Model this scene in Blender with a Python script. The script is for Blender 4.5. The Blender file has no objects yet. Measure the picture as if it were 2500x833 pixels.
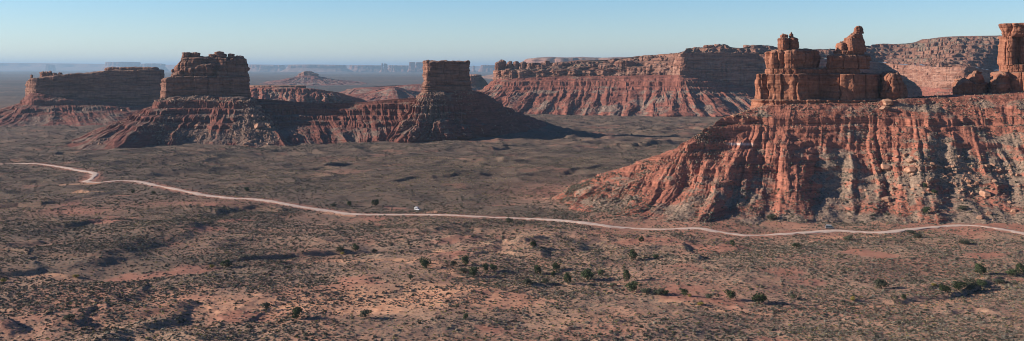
import bpy, bmesh, math, random
import numpy as np
from mathutils import Vector

scene = bpy.context.scene
col = scene.collection
RAD = math.radians
F = 2500.0            # focal length in photograph pixels
HORIZ = 165.0         # row of the horizon in the photograph
CAM = 105.0           # camera height above the valley floor, metres

# ------------------------------------------------------------ camera
cam_d = bpy.data.cameras.new('camera'); cam = bpy.data.objects.new('camera', cam_d); col.objects.link(cam)
cam.location = (0, 0, CAM); cam.rotation_euler = (RAD(90), 0, 0)
cam_d.sensor_width = 36.0; cam_d.lens = 36.0 * F / 2500.0
cam_d.shift_y = -(416.5 - HORIZ) / 2500.0
cam_d.clip_start = 1.0; cam_d.clip_end = 200000.0
scene.camera = cam

# ------------------------------------------------------------ sky and sun
SUN_EL = 19.0
SUN_AZ = -89.0        # degrees clockwise from +Y (north): the sun stands at the left, a little beyond
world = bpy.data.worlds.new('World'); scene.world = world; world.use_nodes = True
wn = world.node_tree.nodes; wl = world.node_tree.links
bg = wn['Background']; sky = wn.new('ShaderNodeTexSky'); sky.sky_type = 'NISHITA'; sky.sun_disc = False
sky.sun_elevation = RAD(SUN_EL); sky.sun_rotation = RAD(SUN_AZ)
sky.altitude = 1500; sky.air_density = 1.0; sky.dust_density = 0.35; sky.ozone_density = 2.2
# sky tint: bluer just above the horizon, dimmed higher up to deepen the shadows
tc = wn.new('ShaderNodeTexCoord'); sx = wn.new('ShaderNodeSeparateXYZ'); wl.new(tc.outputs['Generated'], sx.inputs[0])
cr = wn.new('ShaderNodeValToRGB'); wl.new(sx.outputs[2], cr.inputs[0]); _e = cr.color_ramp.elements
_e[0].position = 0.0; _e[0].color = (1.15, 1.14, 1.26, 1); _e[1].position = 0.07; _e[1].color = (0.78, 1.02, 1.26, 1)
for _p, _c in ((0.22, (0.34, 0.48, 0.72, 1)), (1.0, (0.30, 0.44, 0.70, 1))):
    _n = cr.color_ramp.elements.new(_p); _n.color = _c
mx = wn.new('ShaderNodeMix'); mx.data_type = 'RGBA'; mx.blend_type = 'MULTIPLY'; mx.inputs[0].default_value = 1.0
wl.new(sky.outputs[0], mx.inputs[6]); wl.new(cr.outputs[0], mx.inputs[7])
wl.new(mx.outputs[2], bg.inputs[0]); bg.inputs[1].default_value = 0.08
sun_d = bpy.data.lights.new('sun', 'SUN'); sun = bpy.data.objects.new('sun', sun_d); col.objects.link(sun)
sun_d.energy = 5.0; sun_d.angle = RAD(0.5); sun_d.color = (1.0, 0.86, 0.74)
sd = Vector((math.sin(RAD(SUN_AZ)) * math.cos(RAD(SUN_EL)), math.cos(RAD(SUN_AZ)) * math.cos(RAD(SUN_EL)), math.sin(RAD(SUN_EL))))
sun.rotation_euler = sd.to_track_quat('Z', 'Y').to_euler(); sun.location = sd * 500
vs = scene.view_settings; vs.view_transform = 'Standard'; vs.look = 'None'; vs.exposure = 0.6; vs.gamma = 1.0; vs.use_curve_mapping = False
scene.cycles.use_denoising = True; scene.cycles.filter_width = 1.0
scene.cycles.volume_bounces = 1; scene.cycles.max_bounces = 4; scene.cycles.diffuse_bounces = 1
HAZE_DENSITY = 3.2e-5

# ------------------------------------------------------------ tagging
def tag(o, label=None, cat=None, group=None, kind=None):
    if label: o['label'] = label
    if cat: o['category'] = cat
    if group: o['group'] = group
    if kind: o['kind'] = kind
    return o
def empty(name, loc, label, cat, group=None, rz=0.0):
    o = bpy.data.objects.new(name, None); col.objects.link(o); o.location = loc; o.rotation_euler = (0, 0, rz)
    o.empty_display_size = 1.0
    return tag(o, label, cat, group)
def link(name, me, mat, parent=None, world_coords=True):
    o = bpy.data.objects.new(name, me); col.objects.link(o)
    if mat is not None and len(me.materials) == 0: me.materials.append(mat)
    if parent is not None:
        o.parent = parent
        if world_coords: o.location = -Vector(parent.location)
    return o
def copy_tree(o, parent=None):
    c = o.copy(); col.objects.link(c)
    if parent is not None: c.parent = parent
    for ch in o.children: copy_tree(ch, c)
    return c

def mesh_from(name, verts, quads, smooth=True):
    me = bpy.data.meshes.new(name)
    verts = np.asarray(verts, np.float32); quads = np.asarray(quads, np.int32)
    k = quads.shape[1]
    me.vertices.add(len(verts)); me.vertices.foreach_set('co', verts.ravel())
    me.loops.add(quads.size); me.loops.foreach_set('vertex_index', quads.ravel())
    me.polygons.add(len(quads)); me.polygons.foreach_set('loop_start', np.arange(0, quads.size, k, dtype=np.int32))
    if smooth: me.polygons.foreach_set('use_smooth', np.ones(len(quads), bool))
    me.update(calc_edges=True)
    return me
def grid_quads(nr, nc, wrap=False, flip=False):
    i = np.arange(nr - 1)[:, None]; j = np.arange(nc if wrap else nc - 1)[None, :]
    a = i * nc + j; b = i * nc + (j + 1) % nc; c = (i + 1) * nc + (j + 1) % nc; d = (i + 1) * nc + j
    q = np.stack([a + 0 * j, b + 0 * i, c, d], -1).reshape(-1, 4)
    return q[:, ::-1].copy() if flip else q

# ------------------------------------------------------------ noise
_r = np.random.RandomState(7); PERM = _r.permutation(4096).astype(np.int64); VALS = _r.rand(4096) * 2 - 1
def _h(ix, iy, iz=0):
    return VALS[PERM[(PERM[(PERM[ix & 4095] + iy) & 4095] + iz) & 4095]]
def _s(t): return t * t * t * (t * (t * 6 - 15) + 10)
def n2(x, y):
    ix = np.floor(x).astype(np.int64); iy = np.floor(y).astype(np.int64); fx = _s(x - ix); fy = _s(y - iy)
    a = _h(ix, iy); b = _h(ix + 1, iy); c = _h(ix, iy + 1); d = _h(ix + 1, iy + 1)
    return (a + (b - a) * fx) * (1 - fy) + (c + (d - c) * fx) * fy
def n3(x, y, z):
    ix = np.floor(x).astype(np.int64); iy = np.floor(y).astype(np.int64); iz = np.floor(z).astype(np.int64)
    fx = _s(x - ix); fy = _s(y - iy); fz = _s(z - iz)
    def pl(k):
        a = _h(ix, iy, k); b = _h(ix + 1, iy, k); c = _h(ix, iy + 1, k); d = _h(ix + 1, iy + 1, k)
        return (a + (b - a) * fx) * (1 - fy) + (c + (d - c) * fx) * fy
    p = pl(iz); q = pl(iz + 1)
    return p + (q - p) * fz
def f2(x, y, lam, octv=4, gain=0.5, lac=2.03):
    s = 0; a = 1.0; f = 1.0 / lam
    for k in range(octv):
        s = s + a * n2((x * 0.8 + y * 0.6) * f + 17.3 * k, (y * 0.8 - x * 0.6) * f + 5.1 * k); a *= gain; f *= lac
    return s
def f3(P, lam, octv=3, gain=0.5, zs=1.0):
    s = 0; a = 1.0; f = 1.0 / lam
    for k in range(octv):
        s = s + a * n3((P[..., 0] * 0.8 + P[..., 1] * 0.6) * f + 3.7 * k, (P[..., 1] * 0.8 - P[..., 0] * 0.6) * f + 9.1 * k, P[..., 2] * f * zs + 1.3 * k)
        a *= gain; f *= 2.07
    return s
def cells1(s, c, seed):
    """1-D cells: returns (F2-F1)/c in 0..1 (0 at a boundary) and a random number per cell"""
    q = s / c; i0 = np.floor(q).astype(np.int64)
    best = np.full(q.shape, 9.0); sec = np.full(q.shape, 9.0); rid = np.zeros(q.shape)
    for k in (-2, -1, 0, 1, 2):
        i = i0 + k; h = _h(i, seed, 3); d = np.abs(q - (i + 0.5 + 0.42 * h)); r = _h(i, seed, 11)
        m = d < best; sec = np.where(m, best, np.minimum(sec, d)); rid = np.where(m, r, rid); best = np.where(m, d, best)
    return np.clip(sec - best, 0, 1), rid
def cones(s, t, c, seed, pmax, ta, tb, side, a):
    """wedge shaped spurs that start at a random height and widen downhill; returns how far they stand out, in metres"""
    i0 = np.floor(s / c).astype(np.int64); out = np.zeros(s.shape)
    for k in (-2, -1, 0, 1, 2):
        i = i0 + k; cs = (i + 0.5 + 0.45 * _h(i, seed, 3)) * c; r = _h(i, seed, 21) * 0.5 + 0.5; r2 = _h(i, seed, 33) * 0.5 + 0.5
        t0 = ta + (tb - ta) * r; drift = (r2 - 0.5) * 0.5 * c * np.clip(t - t0, 0, 1) / 0.5
        p = np.minimum((t - t0) * a * (0.7 + 0.6 * r2), pmax * (0.45 + 0.75 * r2)) - np.abs(s - cs - drift) * side * (0.8 + 0.5 * r)
        p = np.where(p > 0, p - 0.12 * p * p / pmax, p); out = np.maximum(out, p)
    return out
def sstep(a, b, x):
    t = np.clip((x - a) / (b - a), 0, 1); return t * t * (3 - 2 * t)
def catmull(P, n, closed=False):
    P = np.asarray(P, float); K = len(P)
    t = np.linspace(0, K if closed else K - 1, n, endpoint=not closed)
    i = np.floor(t).astype(int); 
    if not closed: i = np.minimum(i, K - 2)
    f = (t - i)[:, None]
    g = (lambda k: P[k % K]) if closed else (lambda k: P[np.clip(k, 0, K - 1)])
    p0, p1, p2, p3 = g(i - 1), g(i), g(i + 1), g(i + 2)
    return 0.5 * (2 * p1 + (p2 - p0) * f + (2 * p0 - 5 * p1 + 4 * p2 - p3) * f ** 2 + (3 * p1 - p0 - 3 * p2 + p3) * f ** 3)

# photograph row and distance -> a place in the valley
def WX(u, D): return (u - 1250.0) / F * D
def WZ(v, D): return CAM + (HORIZ - v) / F * D
def W(u, v, D): return (WX(u, D), D, WZ(v, D))
def flatD(v): return CAM * F / (v - HORIZ)

def dist_poly(x, y, pts):
    """distance to a polyline, and signed side (+ = far side for lines running left to right)"""
    best = np.full(x.shape, 1e9); side = np.zeros(x.shape); par = np.zeros(x.shape); L = 0.0
    for (x0, y0), (x1, y1) in zip(pts[:-1], pts[1:]):
        dx, dy = x1 - x0, y1 - y0; l2 = dx * dx + dy * dy + 1e-9; l = math.sqrt(l2)
        t = np.clip(((x - x0) * dx + (y - y0) * dy) / l2, 0, 1)
        d = np.hypot(x - x0 - t * dx, y - y0 - t * dy)
        cr = (dx * (y - y0) - dy * (x - x0)) / l
        m = d < best; best = np.where(m, d, best); side = np.where(m, cr, side); par = np.where(m, L + t * l, par); L += l
    return best, side, par, L

# ------------------------------------------------------------ valley floor
# banks: (points along the foot as photo columns/rows on the flat floor, height, steepness width, run-out behind)
SCARPS = [
 ([(-60, 690), (0, 683), (60, 678), (110, 676), (160, 668)], 4.0, 3.0, 60),
 ([(170, 672), (260, 655), (330, 636), (420, 602), (500, 566), (545, 540)], 7.5, 22, 90),
 ([(560, 640), (600, 634), (650, 626), (700, 617), (790, 611), (860, 606), (900, 604)], 4.2, 2.5, 70),
 ([(900, 630), (960, 629), (1010, 631), (1050, 638)], 2.0, 2.0, 25),
 ([(560, 520), (600, 510), (640, 508), (665, 515)], 5.0, 8.0, 45),
 ([(-40, 508), (40, 503), (100, 505)], 5.0, 6.0, 60),
 ([(120, 560), (180, 557), (250, 548)], 3.5, 6.0, 40),
 ([(60, 610), (100, 596), (140, 590)], 3.0, 8.0, 40),
 ([(640, 417), (760, 412), (850, 402), (960, 398)], 3.5, 7, 60),
 ([(930, 447), (1010, 436), (1090, 433), (1200, 425)], 3.5, 5, 45),
 ([(1120, 392), (1200, 395), (1275, 400)], 4.0, 7, 60),
 ([(1130, 368), (1210, 366), (1290, 352)], 5.0, 8, 70),
 ([(1536, 360), (1560, 357), (1590, 358)], 8.0, 9, 50),
 ([(1380, 345), (1440, 338), (1480, 345)], 4.0, 9, 60),
 ([(1600, 322), (1680, 318), (1740, 321)], 4.0, 9, 60),
 ([(1360, 428), (1460, 410), (1560, 402)], 3.0, 8, 60),
 ([(30, 388), (140, 381), (230, 386)], 4.0, 10, 70),
 ([(160, 358), (240, 352), (300, 358)], 5.0, 12, 80),
 ([(-20, 440), (60, 446), (180, 447)], 2.5, 5, 40),
 ([(-30, 815), (30, 806), (90, 790)], 7.0, 9, 30),
 ([(330, 818), (390, 806), (440, 790), (480, 782)], 4.5, 8, 25),
 ([(520, 800), (560, 795), (600, 797)], 2.0, 6, 40),
 ([(190, 790), (230, 775), (280, 768)], 3.5, 6, 25),
 ([(40, 765), (90, 757), (160, 745)], 3.0, 7, 30),
 ([(290, 738), (330, 728), (370, 722)], 3.5, 8, 25),
 ([(330, 775), (400, 770), (480, 757)], 2.5, 6, 25),
 ([(1170, 598), (1230, 594), (1290, 602)], 4.0, 6, 25),
 ([(1060, 570), (1120, 556), (1160, 566)], 3.5, 6, 25),
 ([(1300, 618), (1370, 608), (1450, 606)], 4.0, 8, 25),
 ([(1180, 628), (1240, 618), (1290, 622)], 3.0, 5, 22),
 ([(1680, 636), (1700, 612), (1712, 592)], 4.5, 5, 18),
 ([(1395, 806), (1440, 800), (1490, 808)], 1.8, 3, 18),
 ([(2060, 733), (2180, 734), (2280, 724), (2350, 716), (2410, 690), (2520, 668)], 2.5, 2.5, 25),
 ([(2340, 770), (2400, 762), (2450, 768)], 2.0, 3, 18),
 ([(1280, 694), (1370, 691), (1420, 700)], 1.6, 2, 16),
 ([(1660, 735), (1760, 742), (1850, 752)], 1.4, 2, 16),
 ([(2340, 560), (2420, 575), (2500, 590)], 1.2, 3, 14),
]
SC = [([(WX(u, flatD(v)), flatD(v)) for u, v in p], h, w, r) for p, h, w, r in SCARPS]
ROAD_PX = [(-420, 400), (-220, 396), (-60, 398), (0, 399), (60, 401), (110, 404), (160, 412), (200, 422), (224, 427), (231, 432), (222, 440), (210, 446),
           (240, 450), (262, 449), (290, 446), (340, 447), (380, 455), (440, 467), (500, 479), (560, 486), (620, 490), (680, 499), (740, 506),
           (800, 511), (860, 518), (940, 520), (1020, 521), (1100, 525), (1180, 530), (1260, 533), (1340, 537), (1400, 543), (1470, 552),
           (1540, 556), (1620, 560), (1700, 560), (1740, 565), (1800, 571), (1860, 573), (1920, 572), (1980, 567), (2040, 563), (2100, 566),
           (2160, 568), (2220, 561), (2290, 554), (2350, 552), (2400, 557), (2450, 567), (2500, 577), (2580, 592), (2700, 618), (2820, 650), (2960, 700)]

def hummock(x, y):
    """where the floor breaks into small badland mounds"""
    D = np.maximum(y, 50); u = 1250 + x / D * F; v = HORIZ + CAM * F / D
    m = np.exp(-((u - 1300) / 330) ** 2 - ((v - 590) / 42) ** 2)
    m = m + np.exp(-((u - 1500) / 500) ** 2 - ((v - 325) / 30) ** 2)
    m = m + 0.55 * np.exp(-((u - 300) / 420) ** 2 - ((v - 800) / 50) ** 2) + 0.5 * np.exp(-((u - 1400) / 500) ** 2 - ((v - 820) / 40) ** 2)
    m = m + 0.5 * np.exp(-((u - 1750) / 260) ** 2 - ((v - 590) / 25) ** 2)
    return np.clip(m, 0, 1)

def T0(x, y):
    x = np.asarray(x, float); y = np.asarray(y, float)
    far = sstep(2600, 6000, y)
    z = f2(x, y, 420, 3) * 1.8 * (1 - far) + f2(x + 900, y, 2500, 3) * 9 * far
    z = z + f2(x, y * 1.6, 120, 3) * 1.5 * (1 - 0.6 * far)
    hm = hummock(x, y)
    b = 1 - np.abs(f2(x, y * 1.3, 60, 3, 0.45)); 
    z = z + (b - 0.55) * (1.5 + 2.0 * sstep(750, 1000, y) + 2.4 * hm) * (1 - far)
    z = z + f2(x, y, 17, 3) * (0.28 + 0.75 * hm) * (1 - far)
    z = z + f2(x, y, 4.2, 2) * 0.12 * (1 - far)
    for pts, h, w, r in SC:
        xs = [p[0] for p in pts]; ys = [p[1] for p in pts]; mg = 3.2 * r
        m = (x > min(xs) - mg) & (x < max(xs) + mg) & (y > min(ys) - mg) & (y < max(ys) + mg)
        if not m.any(): continue
        xm, ym = x[m], y[m]
        wx = xm + f2(xm, ym, 26, 2) * min(w * 1.6, 7) + f2(xm, ym, 8, 2) * min(w * 0.5, 1.6); wy = ym + f2(xm + 77, ym, 22, 2) * min(w * 1.6, 8)
        d, s, par, L = dist_poly(wx, wy, pts)
        e = np.exp(-np.maximum(d - np.abs(s), 0) / (0.35 * r))
        endf = sstep(0, 0.18 * L, par) * sstep(0, 0.18 * L, L - par)
        up = sstep(-0.2 * w, w, s) * np.exp(-np.maximum(s - w, 0) / r)
        low = -0.12 * np.exp(-((s + w * 0.5) / (w * 1.6)) ** 2)
        z[m] = z[m] + h * np.where(ym > 850, 0.62, 0.5) * (up + low) * e * (0.25 + 0.75 * endf) 
    # the floor sags a little towards the far left valley
    return z

_rp = catmull([(WX(u, flatD(v)), flatD(v)) for u, v in ROAD_PX], 820)
_rz = T0(_rp[:, 0], _rp[:, 1])
for _ in range(3): _rz = np.convolve(np.pad(_rz, 9, mode='edge'), np.ones(19) / 19, 'valid')
def road_near(x, y):
    """distance to the road centre and its height there, coarse search then segment refine"""
    dist = np.full(x.shape, 1e3); zz = np.zeros(x.shape)
    P = _rp[::7]; Z = _rz[::7]
    for k in range(len(P) - 1):
        x0, y0 = P[k]; x1, y1 = P[k + 1]; mg = 34
        m = (x > min(x0, x1) - mg) & (x < max(x0, x1) + mg) & (y > min(y0, y1) - mg) & (y < max(y0, y1) + mg)
        if not m.any(): continue
        dx, dy = x1 - x0, y1 - y0; l2 = dx * dx + dy * dy
        t = np.clip(((x[m] - x0) * dx + (y[m] - y0) * dy) / l2, 0, 1)
        d = np.hypot(x[m] - x0 - t * dx, y[m] - y0 - t * dy); old = dist[m]; b = d < old
        dist[m] = np.where(b, d, old); zz[m] = np.where(b, Z[k] + (Z[k + 1] - Z[k]) * t, zz[m])
    return dist, zz
def T(x, y):
    x = np.atleast_1d(np.asarray(x, float)); y = np.atleast_1d(np.asarray(y, float))
    z = T0(x, y); d, rz = road_near(x, y)
    w = 1 - sstep(5.5, 26, d)
    return z * (1 - w) + (rz - 0.05) * w
def hitT(u, v):
    """where the line of sight through a photo pixel meets the floor"""
    D = np.linspace(330, 4200, 2200); x = (u - 1250) / F * D; z = CAM + (HORIZ - v) / F * D
    t = T(x, D); k = np.argmax(z < t); k = max(k, 1)
    return float(x[k]), float(D[k]), float(t[k])

# ------------------------------------------------------------ material helpers
class NT:
    def __init__(s, name, rough=0.95):
        s.m = bpy.data.materials.new(name); s.m.use_nodes = True; s.n = s.m.node_tree.nodes; s.l = s.m.node_tree.links
        s.b = s.n['Principled BSDF']; s.b.inputs['Roughness'].default_value = rough
        s.b.inputs['Specular IOR Level'].default_value = 0.15
        s.pos = s.n.new('ShaderNodeNewGeometry').outputs['Position']; s.geo = s.n[-1]
    def mapv(s, scale, off=(0, 0, 0), src=None):
        a = s.n.new('ShaderNodeMapping'); a.inputs['Scale'].default_value = scale; a.inputs['Location'].default_value = off
        s.l.new(src or s.pos, a.inputs['Vector']); return a.outputs[0]
    def noise(s, lam, detail=3, rough=0.55, zs=1.0, off=(0, 0, 0), dist=0.0):
        v = s.mapv((1 / lam, 1 / lam, zs / lam), off); a = s.n.new('ShaderNodeTexNoise'); a.inputs['Scale'].default_value = 1.0
        a.inputs['Detail'].default_value = detail; a.inputs['Roughness'].default_value = rough; a.inputs['Distortion'].default_value = dist
        s.l.new(v, a.inputs['Vector']); return a.outputs['Fac']
    def vor(s, lam, zs=1.0, feat='F1', out='Distance'):
        v = s.mapv((1 / lam, 1 / lam, zs / lam)); a = s.n.new('ShaderNodeTexVoronoi'); a.feature = feat; a.inputs['Scale'].default_value = 1.0
        s.l.new(v, a.inputs['Vector']); return a.outputs[out]
    def ramp(s, fac, stops, mode='LINEAR'):
        a = s.n.new('ShaderNodeValToRGB'); cr = a.color_ramp; cr.interpolation = mode
        while len(cr.elements) > 1: cr.elements.remove(cr.elements[-1])
        for i, (p, c) in enumerate(stops):
            e = cr.elements[0] if i == 0 else cr.elements.new(p)
            e.position = p; e.color = (*c, 1) if len(c) == 3 else c
        s.l.new(fac, a.inputs[0]); return a.outputs[0]
    def rng(s, fac, a0, a1, b0=0.0, b1=1.0):
        a = s.n.new('ShaderNodeMapRange'); a.clamp = True
        for i, v in enumerate((a0, a1, b0, b1)): a.inputs[i + 1].default_value = v
        s.l.new(fac, a.inputs[0]); return a.outputs[0]
    def mix(s, fac, a, b, mode='MIX'):
        m = s.n.new('ShaderNodeMix'); m.data_type = 'RGBA'; m.blend_type = mode
        if isinstance(fac, (int, float)): m.inputs[0].default_value = fac
        else: s.l.new(fac, m.inputs[0])
        for k, c in ((6, a), (7, b)):
            if isinstance(c, tuple): m.inputs[k].default_value = (*c, 1)
            else: s.l.new(c, m.inputs[k])
        return m.outputs[2]
    def math(s, op, a, b=0.0):
        m = s.n.new('ShaderNodeMath'); m.operation = op
        for k, c in ((0, a), (1, b)):
            if isinstance(c, (int, float)): m.inputs[k].default_value = c
            else: s.l.new(c, m.inputs[k])
        return m.outputs[0]
    def attr(s, name):
        a = s.n.new('ShaderNodeAttribute'); a.attribute_name = name; return a.outputs['Fac']
    def nz(s):
        a = s.n.new('ShaderNodeSeparateXYZ'); s.l.new(s.geo.outputs['Normal'], a.inputs[0]); return a.outputs[2]
    def bump(s, h, dist, strength=1.0, prev=None):
        b = s.n.new('ShaderNodeBump'); b.inputs['Distance'].default_value = dist; b.inputs['Strength'].default_value = strength
        s.l.new(h, b.inputs['Height'])
        if prev is not None: s.l.new(prev, b.inputs['Normal'])
        return b.outputs[0]
    def out(s, color, normal=None):
        if isinstance(color, tuple): s.b.inputs['Base Color'].default_value = (*color, 1)
        else: s.l.new(color, s.b.inputs['Base Color'])
        if normal is not None: s.l.new(normal, s.b.inputs['Normal'])
        return s.m
def simple(name, c, rough=0.6, metal=0.0, spec=0.4):
    t = NT(name, rough); t.b.inputs['Metallic'].default_value = metal; t.b.inputs['Specular IOR Level'].default_value = spec
    return t.out(c)

def rock_mat(name, c1, c2, c3, size=1.0, band=9.0, bk=1.0):
    """massive sandstone: bedding bands, blotches, desert varnish streaks, dust on ledges"""
    t = NT(name)
    bed = t.noise(band * size, 4, 0.65, zs=1.0); 
    v = t.mapv((0.012 / size, 0.012 / size, 1.0 / (band * size)), (0.3, 0, 0))
    bd = t.n.new('ShaderNodeTexNoise'); bd.inputs['Scale'].default_value = 1.0; bd.inputs['Detail'].default_value = 5; bd.inputs['Roughness'].default_value = 0.6
    t.l.new(v, bd.inputs['Vector'])
    base = t.ramp(bd.outputs['Fac'], [(0.3, c2), (0.42, c1), (0.52, c3), (0.6, c1), (0.72, c2)])
    blot = t.noise(5 * size, 4, 0.6, off=(3, 1, 2))
    base = t.mix(t.rng(blot, 0.35, 0.7, 0, 0.55), base, tuple(x * 0.62 for x in c2))
    streak = t.noise(2.2 * size, 3, 0.6, zs=0.08)
    base = t.mix(t.rng(streak, 0.52, 0.72, 0, 0.45), base, (c2[0] * 0.45, c2[1] * 0.45, c2[2] * 0.5))
    dust = t.rng(t.nz(), 0.55, 0.85, 0, 0.55)
    base = t.mix(dust, base, (0.30, 0.20, 0.14))
    n = t.bump(t.noise(3.2 * size, 5, 0.62), 0.45 * size, 0.8)
    fb = t.n.new('ShaderNodeTexNoise'); fb.inputs['Scale'].default_value = 1.0; fb.inputs['Detail'].default_value = 4; fb.inputs['Roughness'].default_value = 0.6
    t.l.new(t.mapv((0.03 / size, 0.03 / size, 0.55 / size)), fb.inputs['Vector'])
    base = t.mix(t.rng(fb.outputs['Fac'], 0.36, 0.46, 0.75 * bk, 0), base, tuple(x * 0.42 for x in c2))
    base = t.mix(t.rng(fb.outputs['Fac'], 0.56, 0.66, 0, 0.45 * bk), base, tuple(min(1, x * 1.25) for x in c3))
    n = t.bump(fb.outputs['Fac'], 2.2 * size * bk, 0.9, n)
    n = t.bump(t.noise(0.8 * size, 3, 0.6, zs=1.6), 0.2 * size, 0.7, n)
    return t.out(base, n)
def talus_mat(name, red, dark, grey, size=1.0, scree=0.5, veg=True):
    """banded red mudstone slope with grey scree, pale grit and low scrub"""
    t = NT(name)
    v = t.mapv((0.006 / size, 0.006 / size, 0.16 / size)); bd = t.n.new('ShaderNodeTexNoise'); bd.inputs['Scale'].default_value = 1.0
    bd.inputs['Detail'].default_value = 6; bd.inputs['Roughness'].default_value = 0.7; t.l.new(v, bd.inputs['Vector'])
    base = t.ramp(bd.outputs['Fac'], [(0.3, dark), (0.42, red), (0.5, tuple(x * 1.12 for x in red)), (0.56, tuple(x * 0.8 for x in red)), (0.66, red), (0.75, dark)])
    base = t.mix(t.rng(t.noise(9 * size, 4, 0.6), 0.4, 0.7, 0, 0.5), base, tuple(x * 0.7 for x in dark))
    # scree: grey and buff broken stone, more on gentler ground
    sc = t.noise(34 * size, 5, 0.62, off=(8, 3, 0)); fl = t.rng(t.nz(), 0.45, 0.95, -0.10, 0.08)
    hz = t.math('ADD', t.math('MULTIPLY', t.attr('hollow'), 0.16), t.math('MULTIPLY', t.attr('zone'), 0.26))
    scf = t.rng(t.math('ADD', t.math('ADD', sc, fl), hz), 0.66 - 0.2 * scree, 0.76 - 0.2 * scree)
    stone = t.ramp(t.vor(1.5 * size, out='Color', feat='F1'), [(0.0, tuple(x * 0.7 for x in grey)), (0.5, grey), (0.85, tuple(min(1, x * 1.35) for x in grey))])
    base = t.mix(scf, base, stone)
    if veg:
        vg = t.rng(t.noise(1.7 * size, 3, 0.7, off=(1, 9, 4)), 0.56, 0.64); vm = t.rng(t.noise(26 * size, 3, 0.5, off=(5, 5, 5)), 0.38, 0.58)
        base = t.mix(t.math('MULTIPLY', t.math('MULTIPLY', vg, vm), 0.85), base, (0.06, 0.062, 0.042))
    fb = t.n.new('ShaderNodeTexNoise'); fb.inputs['Scale'].default_value = 1.0; fb.inputs['Detail'].default_value = 4; fb.inputs['Roughness'].default_value = 0.65
    t.l.new(t.mapv((0.035 / size, 0.035 / size, 0.7 / size), (5, 2, 0)), fb.inputs['Vector'])
    base = t.mix(t.math('MULTIPLY', t.rng(fb.outputs['Fac'], 0.38, 0.46, 0.6, 0), t.math('SUBTRACT', 1.0, scf)), base, tuple(x * 0.5 for x in dark))
    base = t.mix(t.math('MULTIPLY', t.rng(fb.outputs['Fac'], 0.57, 0.64, 0, 0.4), t.math('SUBTRACT', 1.0, scf)), base, tuple(min(1, x * 1.3) for x in red))
    base = t.mix(t.attr('pale'), base, (0.72, 0.55, 0.47))
    n = t.bump(t.noise(4.0 * size, 5, 0.65), 0.6 * size, 0.8)
    n = t.bump(fb.outputs['Fac'], 1.5 * size, 0.8, n)
    n = t.bump(t.vor(1.3 * size), 0.3 * size, 0.8, n)
    return t.out(base, n)

M = {}
M['castle'] = rock_mat('orange_sandstone', (0.33, 0.136, 0.080), (0.18, 0.072, 0.048), (0.38, 0.175, 0.11), 0.8, 10, 0.5)
M['butte'] = rock_mat('brown_sandstone', (0.235, 0.110, 0.074), (0.14, 0.065, 0.050), (0.32, 0.17, 0.12), 1.2, 9)
M['wall'] = rock_mat('mesa_sandstone', (0.30, 0.145, 0.098), (0.19, 0.088, 0.066), (0.40, 0.23, 0.17), 1.7, 9)
M['far'] = rock_mat('distant_sandstone', (0.30, 0.15, 0.11), (0.2, 0.1, 0.08), (0.36, 0.2, 0.15), 8.0, 30)
M['boulder'] = rock_mat('fallen_sandstone', (0.46, 0.245, 0.155), (0.32, 0.16, 0.10), (0.54, 0.33, 0.23), 0.5, 7, 0.3)
M['talus_near'] = talus_mat('orange_mudstone', (0.40, 0.158, 0.105), (0.26, 0.095, 0.065), (0.28, 0.20, 0.145), 0.8, 0.16)
M['talus_mid'] = talus_mat('maroon_mudstone', (0.215, 0.082, 0.062), (0.11, 0.044, 0.037), (0.19, 0.13, 0.10), 1.2, 0.24)
M['talus_far'] = talus_mat('red_mudstone', (0.29, 0.112, 0.08), (0.16, 0.062, 0.05), (0.24, 0.17, 0.13), 1.8, 0.15)
M['talus_plain'] = talus_mat('plateau_scrubland', (0.26, 0.135, 0.095), (0.14, 0.072, 0.055), (0.22, 0.165, 0.12), 2.4, 0.15)
M['talus_dist'] = talus_mat('distant_mudstone', (0.24, 0.1, 0.08), (0.16, 0.07, 0.06), (0.22, 0.16, 0.13), 6.0, 0.3, False)

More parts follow.
